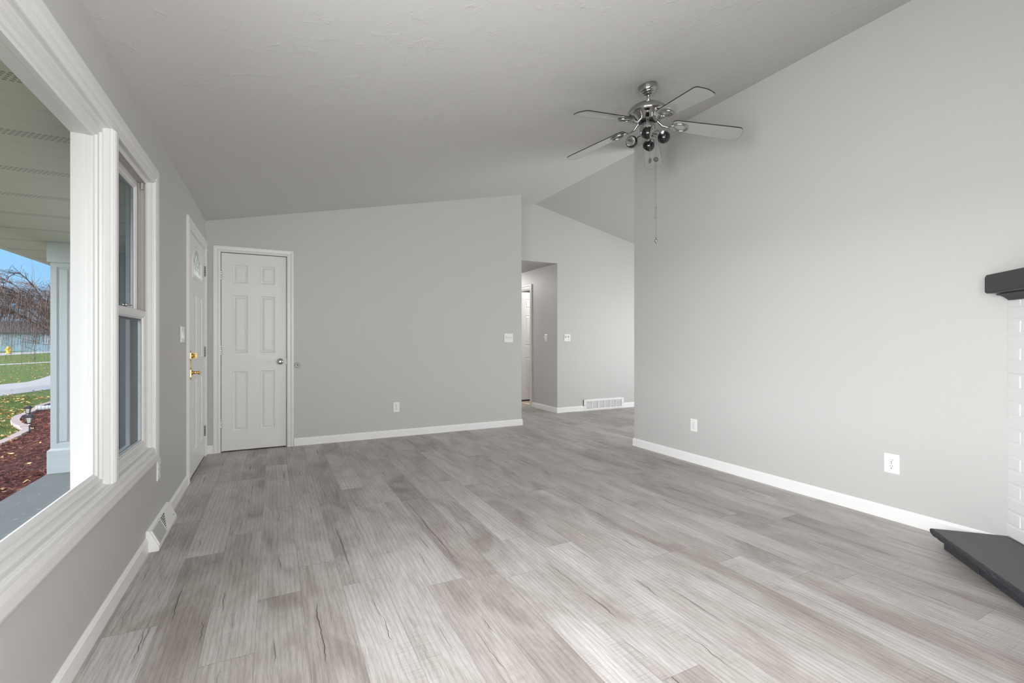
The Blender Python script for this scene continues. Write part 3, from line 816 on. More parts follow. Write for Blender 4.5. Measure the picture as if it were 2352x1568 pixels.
leaf1 = build('door_leaf', mb, M['door'], d1, recalc=False)
mb = MB(); lp = arch(-0.020, LC - .004); lq = arch(-0.020, LC - .010); mb.rings([lp, lq], capstart=True, capend=True)
build('fanlight_pane', mb, M['fanlight'], leaf1, label='textured leaded glass fanlight')
# came lines of the leaded glass
mb = MB()
for k in range(1, 5):
    q = math.pi * k / 5
    mb.tube([F_left(gcx + .05 * math.cos(q), GZ0 + .06 + .05 * math.sin(q), LC - .002), F_left(gcx + (grx - .03) * math.cos(q), GZS + (grz - .03) * math.sin(q), LC - .002)], 0.0018, 6)
mb.tube([F_left(GY0 + .03, GZS - .02, LC - .002), F_left(GY1 - .03, GZS - .02, LC - .002)], 0.0018, 6)
mb.tube([F_left(gcx + (grx - .09) * math.cos(math.pi * k / 16), GZ0 + .05 + (grz - .0) * math.sin(math.pi * k / 16), LC - .002) for k in range(17)], 0.0018, 6)
build('leaded_strip', mb, M['nickel'], leaf1)
for z in (1.800, 1.020, 0.255):
    mb = MB(); fbox(mb, F_left, S1 - .004, S1 + .012, z - .05, z + .05, -0.004, 0.006)
    for k in range(5): mb.lathe([(0.006, 0), (0.0068, 0.001), (0.0068, 0.0185), (0.006, 0.0195)], F_left(S1 + .002, z - .05 + k * .02, 0.010), (0, 0, 1), 12)
    build('hinge', mb, M['hinge'], d1, label='dark steel hinge')
# brass handle set
hy = 4.548
hs = MB()
def esc(mb, z0, z1, w, cc):
    pts = []
    for k in range(13):
        q = math.pi * k / 12; pts.append((hy + w * math.cos(q), z1 + w * 0.9 * math.sin(q)))
    for k in range(13):
        q = math.pi + math.pi * k / 12; pts.append((hy + w * math.cos(q), z0 + w * 0.9 * math.sin(q)))
    L = [[F_left(a + (hy - a) * s, b, cc + d) for a, b in pts] for s, d in ((0, 0), (0, 0.004), (0.22, 0.009))]
    mb.rings(L, capstart=True, capend=True)
esc(hs, 0.985, 1.022, 0.027, LC); esc(hs, 0.835, 0.885, 0.025, LC); fbox(hs, F_left, hy - .010, hy + .010, 0.88, 0.99, LC, LC + .007)
hs.lathe([(0.020, 0), (0.021, 0.010), (0.012, 0.016), (0.010, 0.030)], F_left(hy, 1.004, LC + .008), (1, 0, 0), 24)
fbox(hs, F_left, hy - .005, hy + .005, 0.984, 1.026, LC + .030, LC + .048)
hs.lathe([(0.021, 0), (0.020, 0.008), (0.012, 0.014), (0.011, 0.040), (0.013, 0.050), (0.0, 0.054)], F_left(hy, 0.868, LC + .008), (1, 0, 0), 24)
hs.tube([F_left(hy, 0.868, LC + .052), F_left(hy + .03, 0.870, LC + .056), F_left(hy + .065, 0.866, LC + .055), F_left(hy + .095, 0.860, LC + .052), F_left(hy + .112, 0.852, LC + .046)], [0.011, 0.010, 0.009, 0.008, 0.010], 12)
build('door_handle', hs, M['brass'], leaf1, label='polished brass lever and deadbolt')
mb = MB(); mb.box(XL - WT, XL + 0.004, S0, S1, 0.0, 0.012); build('threshold', mb, M['hinge'], d1)

# hallway doorway: door_3
d3 = empty('door_3', (XH, D3_Y0, 0), kind='structure')
mb = MB(); frame3(mb, F_hall, D3_Y0 + .004, D3_Y1 - .004, 0, D3_Z - .004, CASING); build('casing', mb, M['trim'], d3)
mb = MB(); frame3(mb, F_hall, D3_Y0 + .004, D3_Y1 - .004, 0, D3_Z - .004, [(0, 0.003), (0, -0.112), (-0.014, -0.112), (-0.014, 0.003)]); build('jamb', mb, M['trim'], d3)
F3 = lambda a, b, c: (a, 7.672 - c, b)
sx0 = XH + .12
pn = []
for (z0, z1) in ((1.73, 1.915), (1.03, 1.61), (0.21, 0.83)):
    pn += [(sx0 + .10, sx0 + .255, z0, z1), (sx0 + .345, sx0 + .50, z0, z1)]
build('door_leaf', panel_slab(MB(), F3, sx0, sx0 + .60, 0.035, D3_Z - .008, 0.0, 0.034, pn), M['trim'], d3)
fbx = MB(); fbx.box(sx0, sx0 + .6, 7.674, 7.70, 0.009, 0.034); build('door_sweep', fbx, M['dark'], d3)

# ------------------------------------------------------------------ plates, outlets, vents
def outlet(F, a, b, label, w=0.073, h=0.117):
    t = empty('wall_outlet', F(a, b - h / 2, 0.0), label, 'outlet', 'duplex wall outlets')
    mb = MB(); w2_, h2 = w / 2, h / 2
    mb.rings([rect_loop(F, a - w2_, a + w2_, b - h2, b + h2, ww, cc) for ww, cc in ((0, 0), (0, 0.003), (-0.004, 0.0058))], capstart=True, capend=True)
    build('cover_plate', mb, M['plastic'], t)
    for dz in (0.0195, -0.0195):
        s = MB(); pts = []
        for k in range(24):
            q = 2 * math.pi * k / 24; pts.append((a + 0.0172 * math.cos(q), b + dz + max(-0.0142, min(0.0142, 0.0172 * math.sin(q)))))
        s.rings([[F(x, y, cc) for x, y in pts] for cc in (0.005, 0.0078)], capend=True)
        so = build('socket', s, M['plastic'], t)
        sl = MB(); fbox(sl, F, a - .0074, a - .0050, b + dz + .001, b + dz + .0095, 0.006, 0.0082); fbox(sl, F, a + .0050, a + .0070, b + dz + .002, b + dz + .0085, 0.006, 0.0082)
        fbox(sl, F, a - .0024, a + .0024, b + dz - .0105, b + dz - .0050, 0.006, 0.0082)
        build('socket_slot', sl, M['dark'], so)
    sc = MB(); sc.lathe([(0.0035, 0), (0.003, 0.0012), (0, 0.0014)], F(a, b, 0.0056), tuple(Vector(F(0, 0, 1)) - Vector(F(0, 0, 0))), 12); build('screw', sc, M['nickel'], t)
    return t
outlet(F_back, 1.288, 0.347, 'white duplex outlet on the back wall beyond the closet door')
outlet(F_right, 3.090, 0.347, 'white duplex outlet on the right wall, the one farther from the hearth')
outlet(F_right, 1.536, 0.353, 'white duplex outlet on the right wall close to the black hearth', 0.083, 0.122)
outlet(F_left, 3.385, 0.372, 'white duplex outlet below the corner of the front window', 0.080, 0.122)

def switch_plate(F, a, b, gangs, label, name='light_switch', rocker=False, w=None, h=0.117):
    t = empty(name, F(a, b - h / 2, 0.0), label, 'light switch')
    w = w or 0.073 + 0.046 * (gangs - 1)
    mb = MB(); mb.rings([rect_loop(F, a - w / 2, a + w / 2, b - h / 2, b + h / 2, ww, cc) for ww, cc in ((0, 0), (0, 0.003), (-0.004, 0.0058))], capstart=True, capend=True)
    build('cover_plate', mb, M['plastic'], t)
    for k in range(gangs):
        ak = a + (k - (gangs - 1) / 2) * min(0.046, (w - 0.02) / gangs)
        m = MB()
        if rocker:
            m.rings([[F(ak - .013, b - .03, .005), F(ak + .013, b - .03, .005), F(ak + .013, b + .03, .005), F(ak - .013, b + .03, .005)], [F(ak - .012, b - .029, .012), F(ak + .012, b - .029, .012), F(ak + .012, b + .029, .006), F(ak - .012, b + .029, .006)]], capend=True)
            build('rocker', m, M['plastic'], t)
        else:
            fbox(m, F, ak - .005, ak + .005, b - .012, b + .012, 0.005, 0.007)
            m.rings([[F(ak - .0035, b - .004, .006), F(ak + .0035, b - .004, .006), F(ak + .0035, b + .006, .006), F(ak - .0035, b + .006, .006)], [F(ak - .003, b + .006, .018), F(ak + .003, b + .006, .018), F(ak + .003, b + .011, .017), F(ak - .003, b + .011, .017)]], capend=True)
            build('toggle', m, M['shade_in'], t)
    return t
switch_plate(F_back, 2.768, 1.168, 3, 'white three-gang toggle switch plate near the end of the back wall', w=0.128)
switch_plate(F_left, 4.196, 1.172, 2, 'white rocker switch plate beside the front door', rocker=True, w=0.135)
# rotary dimmers on the far wall
def dimmer(F, a, b, label, two):
    w = 0.073 if not two else 0.118
    t = empty('dimmer_switch', F(a, b - .058, 0), label, 'light switch')
    mb = MB(); mb.rings([rect_loop(F, a - w / 2, a + w / 2, b - .058, b + .058, ww, cc) for ww, cc in ((0, 0), (0, 0.003), (-0.004, 0.0058))], capstart=True, capend=True)
    build('cover_plate', mb, M['plastic'], t)
    ax = tuple(Vector(F(0, 0, 1)) - Vector(F(0, 0, 0)))
    for ak in ((a - .026, a + .024) if two else (a,)):
        m = MB().lathe([(0.018, 0), (0.018, 0.004), (0.015, 0.006), (0.014, 0.020), (0.012, 0.022), (0, 0.022)], F(ak, b + .013, 0.005), ax, 24)
        build('dimmer_knob', m, M['plastic'], t)
    m = MB(); fbox(m, F, a + (.024 if two else 0) - .011, a + (.024 if two else 0) + .011, b - .030, b - .017, 0.005, 0.008)
    build('slide_tab', m, M['shade_in'], t)
    m = MB(); fbox(m, F, a + (.024 if two else 0) - .012, a + (.024 if two else 0) + .012, b - .034, b - .031, 0.005, 0.0066)
    build('slot', m, M['vent_dark'], t)
dimmer(F_far, 4.150, 1.180, 'white double plate with two round dials on the far wall', True)
dimmer(F_hall, 6.558, 1.177, 'white single dial plate inside the hallway opening', False)

# door bumper on the back wall
ds = empty('door_stop', F_back(0.230, 0.867, 0), 'clear round knob bumper on the back wall beside the closet casing', 'door stop')
build('bumper', MB().lathe([(0.0, 0.0), (0.031, 0.0), (0.031, 0.004), (0.026, 0.009), (0.020, 0.010), (0.013, 0.006), (0.0, 0.005)], F_back(0.230, 0.867, 0), (0, -1, 0), 32), M['bulb'], ds)
build('screw', MB().lathe([(0.006, 0), (0.005, 0.003), (0, 0.0035)], F_back(0.230, 0.867, 0.005), (0, -1, 0), 16), M['hinge'], ds)

# return air grille on the far wall
rv = empty('return_air_grille', F_far((VX0 + VX1) / 2, 0, 0), 'long white louvred return grille set into the far baseboard', 'vent')
VZ = 0.180
mb = MB(); frame4(mb, F_far, VX0 + .045, VX1 - .045, 0.036, VZ - .030, [(0, 0.004), (0.0, 0.018), (0.022, 0.018), (0.026, 0.016), (0.030, 0.012), (0.030, 0.0)])
mb.box(VX0, VX0 + .02, YH - .012, YH, 0, VZ).box(VX1 - .02, VX1, YH - .012, YH, 0, VZ)
mb.box(VX0, VX1, YH - .013, YH, 0, 0.012)
mb.box(VX0, VX0 + .046, YH - .015, YH, 0, VZ).box(VX1 - .046, VX1, YH - .015, YH, 0, VZ)
build('grille_frame', mb, M['plastic'], rv)
iw = (VX1 - VX0 - .09)
for k in range(1, 6):
    x = VX0 + .045 + iw * k / 6
    build('divider', MB().box(x - .006, x + .006, YH - .018, YH - .002, 0.036, VZ - .030), M['plastic'], rv)
lv = MB()
for k in range(9):
    z = 0.042 + k * 0.0118
    lv.prism([(VX0 + .045, YH - .004, z + .008), (VX1 - .045, YH - .004, z + .008), (VX1 - .045, YH - .016, z), (VX0 + .045, YH - .016, z)], [(VX0 + .045, YH - .004, z + .0095), (VX1 - .045, YH - .004, z + .0095), (VX1 - .045, YH - .016, z + .0015), (VX0 + .045, YH - .016, z + .0015)])
build('louvres', lv, M['plastic'], rv)
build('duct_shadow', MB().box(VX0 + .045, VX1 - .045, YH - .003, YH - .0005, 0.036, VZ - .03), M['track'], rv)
for x in (VX0 + .022, VX1 - .022):
    build('screw', MB().lathe([(0.006, 0), (0.005, 0.002), (0, 0.003)], (x, YH - .016, VZ * .5), (0, -1, 0), 12), M['hinge'], rv)

# baseboard register on the left wall
rg = empty('floor_register', F_left((REG0 + REG1) / 2, 0, 0), 'white sloped baseboard register under the front window', 'vent')
pr = [(0, 0.0), (0.055, 0.0), (0.058, 0.004), (0.058, 0.022), (0.018, 0.108), (0.006, 0.114), (0.0, 0.114)]
mb = MB().rings([[F_left(a, b, cc) for cc, b in pr] for a in (REG0, REG1)], capstart=True, capend=True)
build('register_body', mb, M['plastic'], rg, bevel=0.0015)
def slope_pt(a, s, lift):   # s 0 bottom..1 top along the slanted face
    c0, b0, c1, b1 = 0.058, 0.022, 0.018, 0.108
    nx, nz = (b1 - b0), (c0 - c1); L = math.hypot(nx, nz)
    return F_left(a, b0 + (b1 - b0) * s + nz / L * lift, c0 + (c1 - c0) * s + nx / L * lift)
def slope_poly(mb, pts, lift0, lift1):
    mb.rings([[slope_pt(a, s, lift0) for a, s in pts], [slope_pt(a, s, lift1) for a, s in pts]], capstart=True, capend=True)
RM = (REG0 + REG1) / 2
build('damper_field', (lambda m: (slope_poly(m, [(REG0 + .03, 0.12), (RM - .05, 0.12), (RM - .05, 0.92), (REG0 + .03, 0.92)], 0.0003, 0.0012), m)[1])(MB()), M['vent_dark'], rg)
mb = MB()
for k in range(13):
    a = REG0 + .036 + k * (RM - .05 - REG0 - .045) / 12
    slope_poly(mb, [(a, 0.12), (a + .012, 0.12), (a + .012, 0.92), (a, 0.92)], 0.0005, 0.0035)
build('fins', mb, paint('register_fin', (0.45, 0.45, 0.45), 0.5), rg)
mb = MB(); slope_poly(mb, [(REG0 + .018, 0.04), (RM - .04, 0.04), (RM - .04, 0.10), (REG0 + .018, 0.10)], 0, 0.004); slope_poly(mb, [(REG0 + .018, 0.93), (RM + .03, 0.93), (RM + .03, 0.98), (REG0 + .018, 0.98)], 0, 0.004)
slope_poly(mb, [(REG0 + .016, 0.04), (REG0 + .028, 0.04), (REG0 + .028, 0.98), (REG0 + .016, 0.98)], 0, 0.004)
slope_poly(mb, [(RM - .048, 0.04), (RM - .036, 0.04), (RM - .036, 0.98), (RM - .048, 0.98)], 0, 0.004)
build('register_rim', mb, M['plastic'], rg)
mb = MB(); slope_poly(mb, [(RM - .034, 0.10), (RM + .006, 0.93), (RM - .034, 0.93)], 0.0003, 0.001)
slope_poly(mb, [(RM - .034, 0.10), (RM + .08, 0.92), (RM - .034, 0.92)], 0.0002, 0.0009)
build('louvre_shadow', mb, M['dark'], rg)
mb = MB()
for k in range(7):
    s0 = 0.16 + k * 0.11; ext = (s0 - 0.08) / 0.84 * 0.11
    slope_poly(mb, [(RM - .034, s0), (RM - .034 + ext, s0), (RM - .034 + ext, s0 + .045), (RM - .034, s0 + .045)], 0.0005, 0.003)
build('louvres', mb, M['plastic'], rg)
build('screw', MB().lathe([(0.004, 0), (0, 0.002)], slope_pt(REG1 - .05, 0.25, 0), (0.9, 0, 0.42), 12), M['dark'], rg)

# ------------------------------------------------------------------ corner fireplace
r2 = math.sqrt(0.5)
FB = Vector((XR, 1.018, 0)); FD = Vector((-r2, -r2, 0)); FN = Vector((-r2, r2, 0))
def F_fire(a, b, cc):
    p = FB + FD * a + FN * cc; return (p.x, p.y, b)
FW = (1.018 - YREAR) / r2          # face length to the rear wall
HT = 0.092
fp = empty('corner_fireplace', F_fire(FW / 2, 0, 0), 'white painted brick corner fireplace with charcoal mantel and black stone hearth', 'fireplace')
ms = MB()
BP, BH, BLn, MJ = 0.0715, 0.060, 0.200, 0.0115
OP0, OP1, OPZ = FW / 2 - 0.42, FW / 2 + 0.42, 0.78     # firebox opening
# mortar body
def fprism(mb, a0, a1, b0, b1, c0, c1): return fbox(mb, F_fire, a0, a1, b0, b1, c0, c1)
MZ = 1.352
tri = lambda z: [F_fire(0.012, z, -0.004), F_fire(FW - .012, z, -0.004), (XR - .001, YREAR + .001, z)]
body = MB()
fprism(body, 0.004, OP0, HT, MZ, -0.20, -0.0035); fprism(body, OP1, FW - .004, HT, MZ, -0.20, -0.0035); fprism(body, OP0, OP1, OPZ, MZ, -0.20, -0.0035)
build('mortar_bed', body, M['brick'], fp)
bk = MB(); rb = random.Random(5)
row = 0; z = HT + 0.003
while z + BH < MZ + 0.03:
    a = 0.0 if row % 2 == 0 else -BLn / 2 - MJ / 2
    while a < FW:
        a0, a1 = max(a, 0.001), min(a + BLn, FW - .001)
        zt_ = min(z + BH, MZ)
        spans = [(a0, a1)]
        if z < OPZ: spans = [s for s in ((a0, min(a1, OP0)), (max(a0, OP1), a1)) if s[1] - s[0] > 0.02]
        for s0, s1 in spans:
            if s1 - s0 < 0.015: continue
            j = [rb.uniform(-.0012, .0012) for _ in range(8)]; dp = rb.uniform(-.0012, .0015)
            lo = [[F_fire(s0 + j[0], z + j[1], -0.01), F_fire(s1 + j[2], z + j[3], -0.01), F_fire(s1 + j[4], zt_ + j[5], -0.01), F_fire(s0 + j[6], zt_ + j[7], -0.01)]]
            lo.append([F_fire(s0 + j[0], z + j[1], dp - .0015), F_fire(s1 + j[2], z + j[3], dp - .0015), F_fire(s1 + j[4], zt_ + j[5], dp - .0015), F_fire(s0 + j[6], zt_ + j[7], dp - .0015)])
            i = .003
            lo.append([F_fire(s0 + j[0] + i, z + j[1] + i, dp), F_fire(s1 + j[2] - i, z + j[3] + i, dp), F_fire(s1 + j[4] - i, zt_ + j[5] - i, dp), F_fire(s0 + j[6] + i, zt_ + j[7] - i, dp)])
            bk.rings(lo, capend=True)
        a += BLn + MJ
    z += BP; row += 1
build('brick_face', bk, M['brick'], fp)
fbm = MB(); fprism(fbm, OP0 - .0, OP1 + .0, HT, OPZ, -0.21, -0.20); fprism(fbm, OP0 - .01, OP0 + .003, HT, OPZ, -0.20, -0.01); fprism(fbm, OP1 - .003, OP1 + .01, HT, OPZ, -0.20, -0.01)
build('firebox', fbm, M['dark'], fp)
# mantel: shelf board with stepped corners and a cove moulding below
mt = MB()
m0, m1 = 0.012, FW - 0.012
z0, z1, fc = 1.374, 1.472, 0.100
nt = 0.010
pts = [(m0, z0 + nt), (m0 + nt * .6, z0 + nt * .6), (m0 + nt * 1.6, z0), (m1 - nt * 1.6, z0), (m1, z0 + nt), (m1, z1 - nt), (m1 - nt, z1), (m0 + nt * 1.4, z1), (m0 + nt * .6, z1 - nt * .8), (m0, z1 - nt * 1.2)]
mt.rings([[F_fire(a, b, cc) for a, b in pts] for cc in (-0.004, fc)], capstart=True, capend=True)
fprism(mt, m0 + .012, m1 - .012, z0 + .006, z0 + .010, fc, fc + .0025)
build('mantel_shelf', mt, M['mantel'], fp)
cv = MB()
cp = [(-0.01, 1.372), (0.052, 1.372), (0.052, 1.366), (0.040, 1.362), (0.028, 1.352), (0.022, 1.344), (0.018, 1.340), (0.018, 1.336), (-0.01, 1.336)]
cv.rings([[F_fire(0.012 + (0.052 - min(.052, max(cc, 0))) * 0.75, b, cc) for cc, b in cp], [F_fire(FW - .012 - (0.052 - min(.052, max(cc, 0))) * 0.75, b, cc) for cc, b in cp]], capstart=True, capend=True)
build('cove_moulding', cv, M['mantel'], fp)
# hearth: thin top slab with chipped edge, darker course below set back
HD = 0.331
hr = random.Random(11)
top = MB()
N = 90
h0, h1 = 0.0, FW
def edge_pts(jit, cc0, z):
    pts = [F_fire(h0 + 0.0, z, 0.0)]
    pts = []
    return pts
def hearth_loop(z, inset, jit, endin):
    L = []
    # left short side from wall to the front corner
    for k in range(7): 
        t_ = k / 6; L.append(F_fire(h0 + endin + (hr.uniform(-jit, jit) if 0 < k < 6 else 0), z, 0.004 + (HD - inset) * t_))
    for k in range(1, N):
        t_ = k / N; L.append(F_fire(h0 + endin + (h1 - h0) * t_ * 0.985 , z + hr.uniform(-jit, jit) * 0.3, HD - inset + hr.uniform(-jit, jit)))
    L.append(F_fire(h1 - .02, z, HD - inset)); L.append(F_fire(h1 - .02, z, 0.004))
    return L
l_top = hearth_loop(HT, 0.004, 0.0015, 0.004)
l1 = hearth_loop(HT - .008, 0.0, 0.004, 0.000); l2 = hearth_loop(HT - .025, 0.003, 0.005, 0.002); l3 = hearth_loop(HT - .040, 0.013, 0.005, 0.008); l4 = hearth_loop(HT - .046, 0.024, 0.003, 0.016)
build('hearth_edge', MB().rings([l_top, l1, l2, l3, l4], capend=True), M['stone_edge'], fp)
build('hearth_slab', MB().rings([l_top, [(p[0], p[1], HT + .0008) for p in hearth_loop(HT, 0.006, 0.001, 0.006)]], capend=True), M['stone_top'], fp)
cr = MB(); aa = 0.045
for w in (0.30, 0.33, 0.31, 0.34, 0.32, 0.33):
    e1 = min(aa + w - .006, FW - .03)
    if e1 > aa: fprism(cr, aa, e1, 0.001, HT - .046, 0.01, HD - .040 + hr.uniform(-.003, .003))
    aa += w
fprism(cr, 0.05, FW - .03, 0.0, HT - .047, 0.01, HD - .046)
build('hearth_base', cr, M['stone_edge'], fp, bevel=0.003)

# ------------------------------------------------------------------ ceiling fan
FX, FY = 2.405, 2.565
fz = zc(FX)
fan = empty('ceiling_fan', (FX, FY, fz), 'chrome five-blade ceiling fan with four black spot shades', 'ceiling fan')
# canopy hangs square to the sloped ceiling
nrm = Vector((SLOPE, 0, -1)).normalized()
build('canopy', MB().lathe([(0.0, 0.0), (0.066, 0.0), (0.067, 0.006), (0.067, 0.034), (0.063, 0.044), (0.058, 0.046), (0.058, 0.050), (0.050, 0.060), (0.046, 0.061), (0.046, 0.064), (0.036, 0.072), (0.024, 0.076), (0.0, 0.077)], (FX, FY, fz), nrm, 48), M['chrome'], fan)
build('downrod', MB().lathe([(0.0125, 0), (0.0125, 0.130)], (FX + .008, FY, 2.820), (0, 0, 1), 24), M['nickel'], fan)
mo = [(0.0, 2.826), (0.028, 2.826), (0.034, 2.822), (0.074, 2.818), (0.112, 2.806), (0.134, 2.786), (0.143, 2.764), (0.140, 2.750), (0.128, 2.742), (0.112, 2.740), (0.110, 2.736), (0.104, 2.734), (0.102, 2.730), (0.096, 2.728), (0.094, 2.724), (0.088, 2.722), (0.086, 2.718), (0.078, 2.716), (0.074, 2.708), (0.0, 2.708)]
build('motor_housing', MB().lathe([(r, FZ - 2.7) for r, FZ in mo], (FX, FY, 2.7), (0, 0, 1), 56), M['chrome'], fan)
build('flywheel', MB().lathe([(0.0, 0.0), (0.062, 0.0), (0.064, 0.004), (0.064, 0.014), (0.0, 0.014)], (FX, FY, 2.695), (0, 0, 1), 40), M['black'], fan)
sh = [(0.0, 2.696), (0.048, 2.696), (0.055, 2.690), (0.056, 2.640), (0.052, 2.632), (0.036, 2.626), (0.034, 2.612), (0.040, 2.606), (0.038, 2.590), (0.020, 2.578), (0.010, 2.566), (0.0, 2.562)]
build('switch_housing', MB().lathe([(r, z - 2.6) for r, z in sh], (FX, FY, 2.6), (0, 0, 1), 40), M['chrome'], fan)
TH0 = math.radians(-102)
def bl_pt(th, r, t, dz=0.0):
    zc_ = 2.672 - (r - 0.20) * 0.165
    pitch = math.tan(math.radians(11))
    return (FX + r * math.cos(th) - t * math.sin(th), FY + r * math.sin(th) + t * math.cos(th), zc_ - t * pitch + dz)
for k in range(5):
    th = TH0 + k * 2 * math.pi / 5
    # outline
    out = []
    R0, R1 = 0.175, 0.655
    w0, w1 = 0.055, 0.070
    out += [(R0, -w0 * .72), (R0 + .012, -w0 * .92)]
    for i in range(9): 
        f_ = i / 8; out.append((R0 + .03 + (R1 - .06 - R0 - .03) * f_, -(w0 + (w1 - w0) * f_)))
    for i in range(7):
        q = -math.pi / 2 + (math.pi / 2) * i / 6; out.append((R1 - .035 + .030 * math.cos(q), -w1 + .028 + .028 * math.sin(q)))
    for i in range(1, 5):
        f_ = i / 5; out.append((R1 - .005 + .010 * math.sin(math.pi * f_), (-w1 + .028) + (2 * w1 - .056) * f_))
    for i in range(7):
        q = (math.pi / 2) * i / 6; out.append((R1 - .035 + .030 * math.cos(q), w1 - .028 + .028 * math.sin(q)))
    for i in range(9):
        f_ = 1 - i / 8; out.append((R0 + .03 + (R1 - .06 - R0 - .03) * f_, (w0 + (w1 - w0) * f_)))
    out += [(R0 + .012, w0 * .92), (R0, w0 * .72)]
    b = MB().rings([[bl_pt(th, r, t, dz) for r, t in out] for dz in (-0.003, 0.003)], capstart=True, capend=True)
    ob = build('fan_blade', b, M['blade'], fan)
    # dark edge banding
    eb = MB().rings([[bl_pt(th, r, t, dz) for r, t in o2] for o2, dz in ((out, -0.0034), ([(r + (r - .4) * .004, t * 1.012) for r, t in out], -0.0030), ([(r + (r - .4) * .004, t * 1.012) for r, t in out], 0.0030), (out, 0.0034))])
    build('edge_band', eb, M['solar_black'], ob)
    # iron: arm and open ring under the blade root
    ir = MB()
    ring = []
    for i in range(33):
        q = 2 * math.pi * i / 32; ring.append(bl_pt(th, 0.232 + 0.050 * math.cos(q), 0.036 * math.sin(q), -0.010))
    ir.tube(ring, 0.0065, 10, caps=False)
    ir.tube([bl_pt(th, 0.045, 0, 0.022), bl_pt(th, 0.075, 0, 0.010), bl_pt(th, 0.105, 0, -0.016), bl_pt(th, 0.145, 0, -0.022), bl_pt(th, 0.170, 0, -0.014), bl_pt(th, 0.186, 0, -0.010)], [0.011, 0.010, 0.009, 0.008, 0.009, 0.007], 12)
    for sg in (-1, 1):
        ir.tube([bl_pt(th, 0.145, 0, -0.020), bl_pt(th, 0.170, sg * .014, -0.016), bl_pt(th, 0.196, sg * .024, -0.010)], [0.006, 0.005, 0.005], 8)
    build('blade_iron', ir, M['chrome'], fan)
# spot shades
camR = Vector((math.cos(math.radians(27)), -math.sin(math.radians(27)), 0)); camF = Vector((math.sin(math.radians(27)), math.cos(math.radians(27)), 0))
spots = [(-20, (0.45, 0.75, -0.35)), (-106, (0.88, -0.42, -0.20)), (160, (-0.55, -0.78, -0.12)), (70, (-0.35, 0.75, -0.55))]
for deg, dr in spots:
    q = math.radians(deg)
    ctr = Vector((FX, FY, 2.576)) + camR * 0.112 * math.cos(q) + camF * 0.112 * math.sin(q)
    d = (camR * dr[0] + camF * dr[1] + Vector((0, 0, dr[2]))).normalized()
    sp = MB(); R = 0.043
    pf_ = []
    for i in range(15):
        a = math.pi * (0.02 + i / 14 * 0.66); pf_.append((R * math.sin(a), -R * math.cos(a)))
    hin = pf_[-1]
    inn = [(hin[0] * .93, hin[1] + .0005)] + [(R * .94 * math.sin(a), -R * .94 * math.cos(a)) for a in [math.pi * (0.66 - i / 10 * 0.5) for i in range(11)]]
    so = build('spot_shade', MB().lathe(pf_ + inn[:1], ctr, d, 36), M['black'], fan, recalc=False)
    build('shade_lining', MB().lathe(inn + [(0.0, -R * .93)], ctr, d, 36), M['shade_in'], so, recalc=False)
    build('bulb_socket', MB().lathe([(0.006, -R * .92), (0.005, -R * .7), (0.002, -R * .68), (0, -R * .68)], ctr, d, 20), M['shade_in'], so)
    st = Vector((FX, FY, 2.605)) + (ctr - Vector((FX, FY, ctr.z))).normalized() * 0.034
    back = ctr - d * (R + .004)
    am = MB(); midp = (st + back) / 2 + Vector((0, 0, 0.022))
    am.tube([st, st.lerp(midp, .6) + Vector((0, 0, .006)), midp, back.lerp(midp, .35) + Vector((0, 0, .004)), back], 0.0055, 10)
    am.lathe([(0.013, -0.004), (0.015, 0.006), (0.010, 0.010)], back, d, 20)
    build('spot_arm', am, M['chrome'], fan)
def P(px_off, dep, z): 
    p = Vector((FX, FY, 0)) + camR * px_off + camF * dep; return (p.x, p.y, z)
def bead_chain(mb, p, z0, z1, r=0.0013, step=0.0042):
    z = z0
    mb.tube([(p[0], p[1], z0), (p[0], p[1], z1)], r * 0.55, 6)
    n_ = int((z0 - z1) / step)
    for i in range(n_):
        zz = z0 - i * step; mb.lathe([(0, -r), (r, 0), (0, r)], (p[0], p[1], zz), (0, 0, 1), 5)
pA = P(0.002, -0.05, 0); pB = P(0.047, -0.045, 0)
c1_ = MB(); bead_chain(c1_, pA, 2.63, 2.43); o1 = build('pull_chain', c1_, M['chain'], fan)
build('leaf_pendant', MB().rings([[ (pA[0] + camR.x * x, pA[1] + camR.y * x, 2.428 + zz) for x, zz in [(0.0, 0), (0.012, -.010), (0.012, -.028), (0.004, -.040), (-.006, -.040), (-.010, -.026), (-.006, -.010)]], [ (pA[0] + camR.x * x + camF.x * .004, pA[1] + camR.y * x + camF.y * .004, 2.428 + zz) for x, zz in [(0.0, 0), (0.012, -.010), (0.012, -.028), (0.004, -.040), (-.006, -.040), (-.010, -.026), (-.006, -.010)]]], capstart=True, capend=True), M['chain'], o1)
c2_ = MB(); bead_chain(c2_, pB, 2.61, 2.435); o2_ = build('pull_chain', c2_, M['chain'], fan)
med = MB(); med.lathe([(0.0, -.002), (0.014, -.002), (0.014, .002), (0, .002)], (pB[0], pB[1], 2.416), tuple(-camF), 18, False)
for k in range(9):
    q = 2 * math.pi * k / 9
    med.lathe([(0.0, -.004), (0.005, 0), (0.0, .004)], (pB[0] + camR.x * .014 * math.cos(q), pB[1] + camR.y * .014 * math.cos(q), 2.416 + .014 * math.sin(q)), tuple(-camF), 8)
build('medallion', med, M['chain'], o2_)
pC = P(0.043, -0.03, 0); pD = P(0.052, -0.03, 0)
c3_ = MB(); bead_chain(c3_, pC, 2.396, 2.01); o3 = build('pull_chain', c3_, M['chain'], fan)
build('chain_end', MB().lathe([(0, -.006), (0.003, -.003), (0.003, .003), (0, .006)], (pC[0], pC[1], 2.004), (0, 0, 1), 10), M['chain'], o3)
c4_ = MB(); bead_chain(c4_, pD, 2.396, 2.075); c4_.tube([(pD[0], pD[1], 2.08), (pD[0], pD[1], 1.875)], 0.0011, 6)
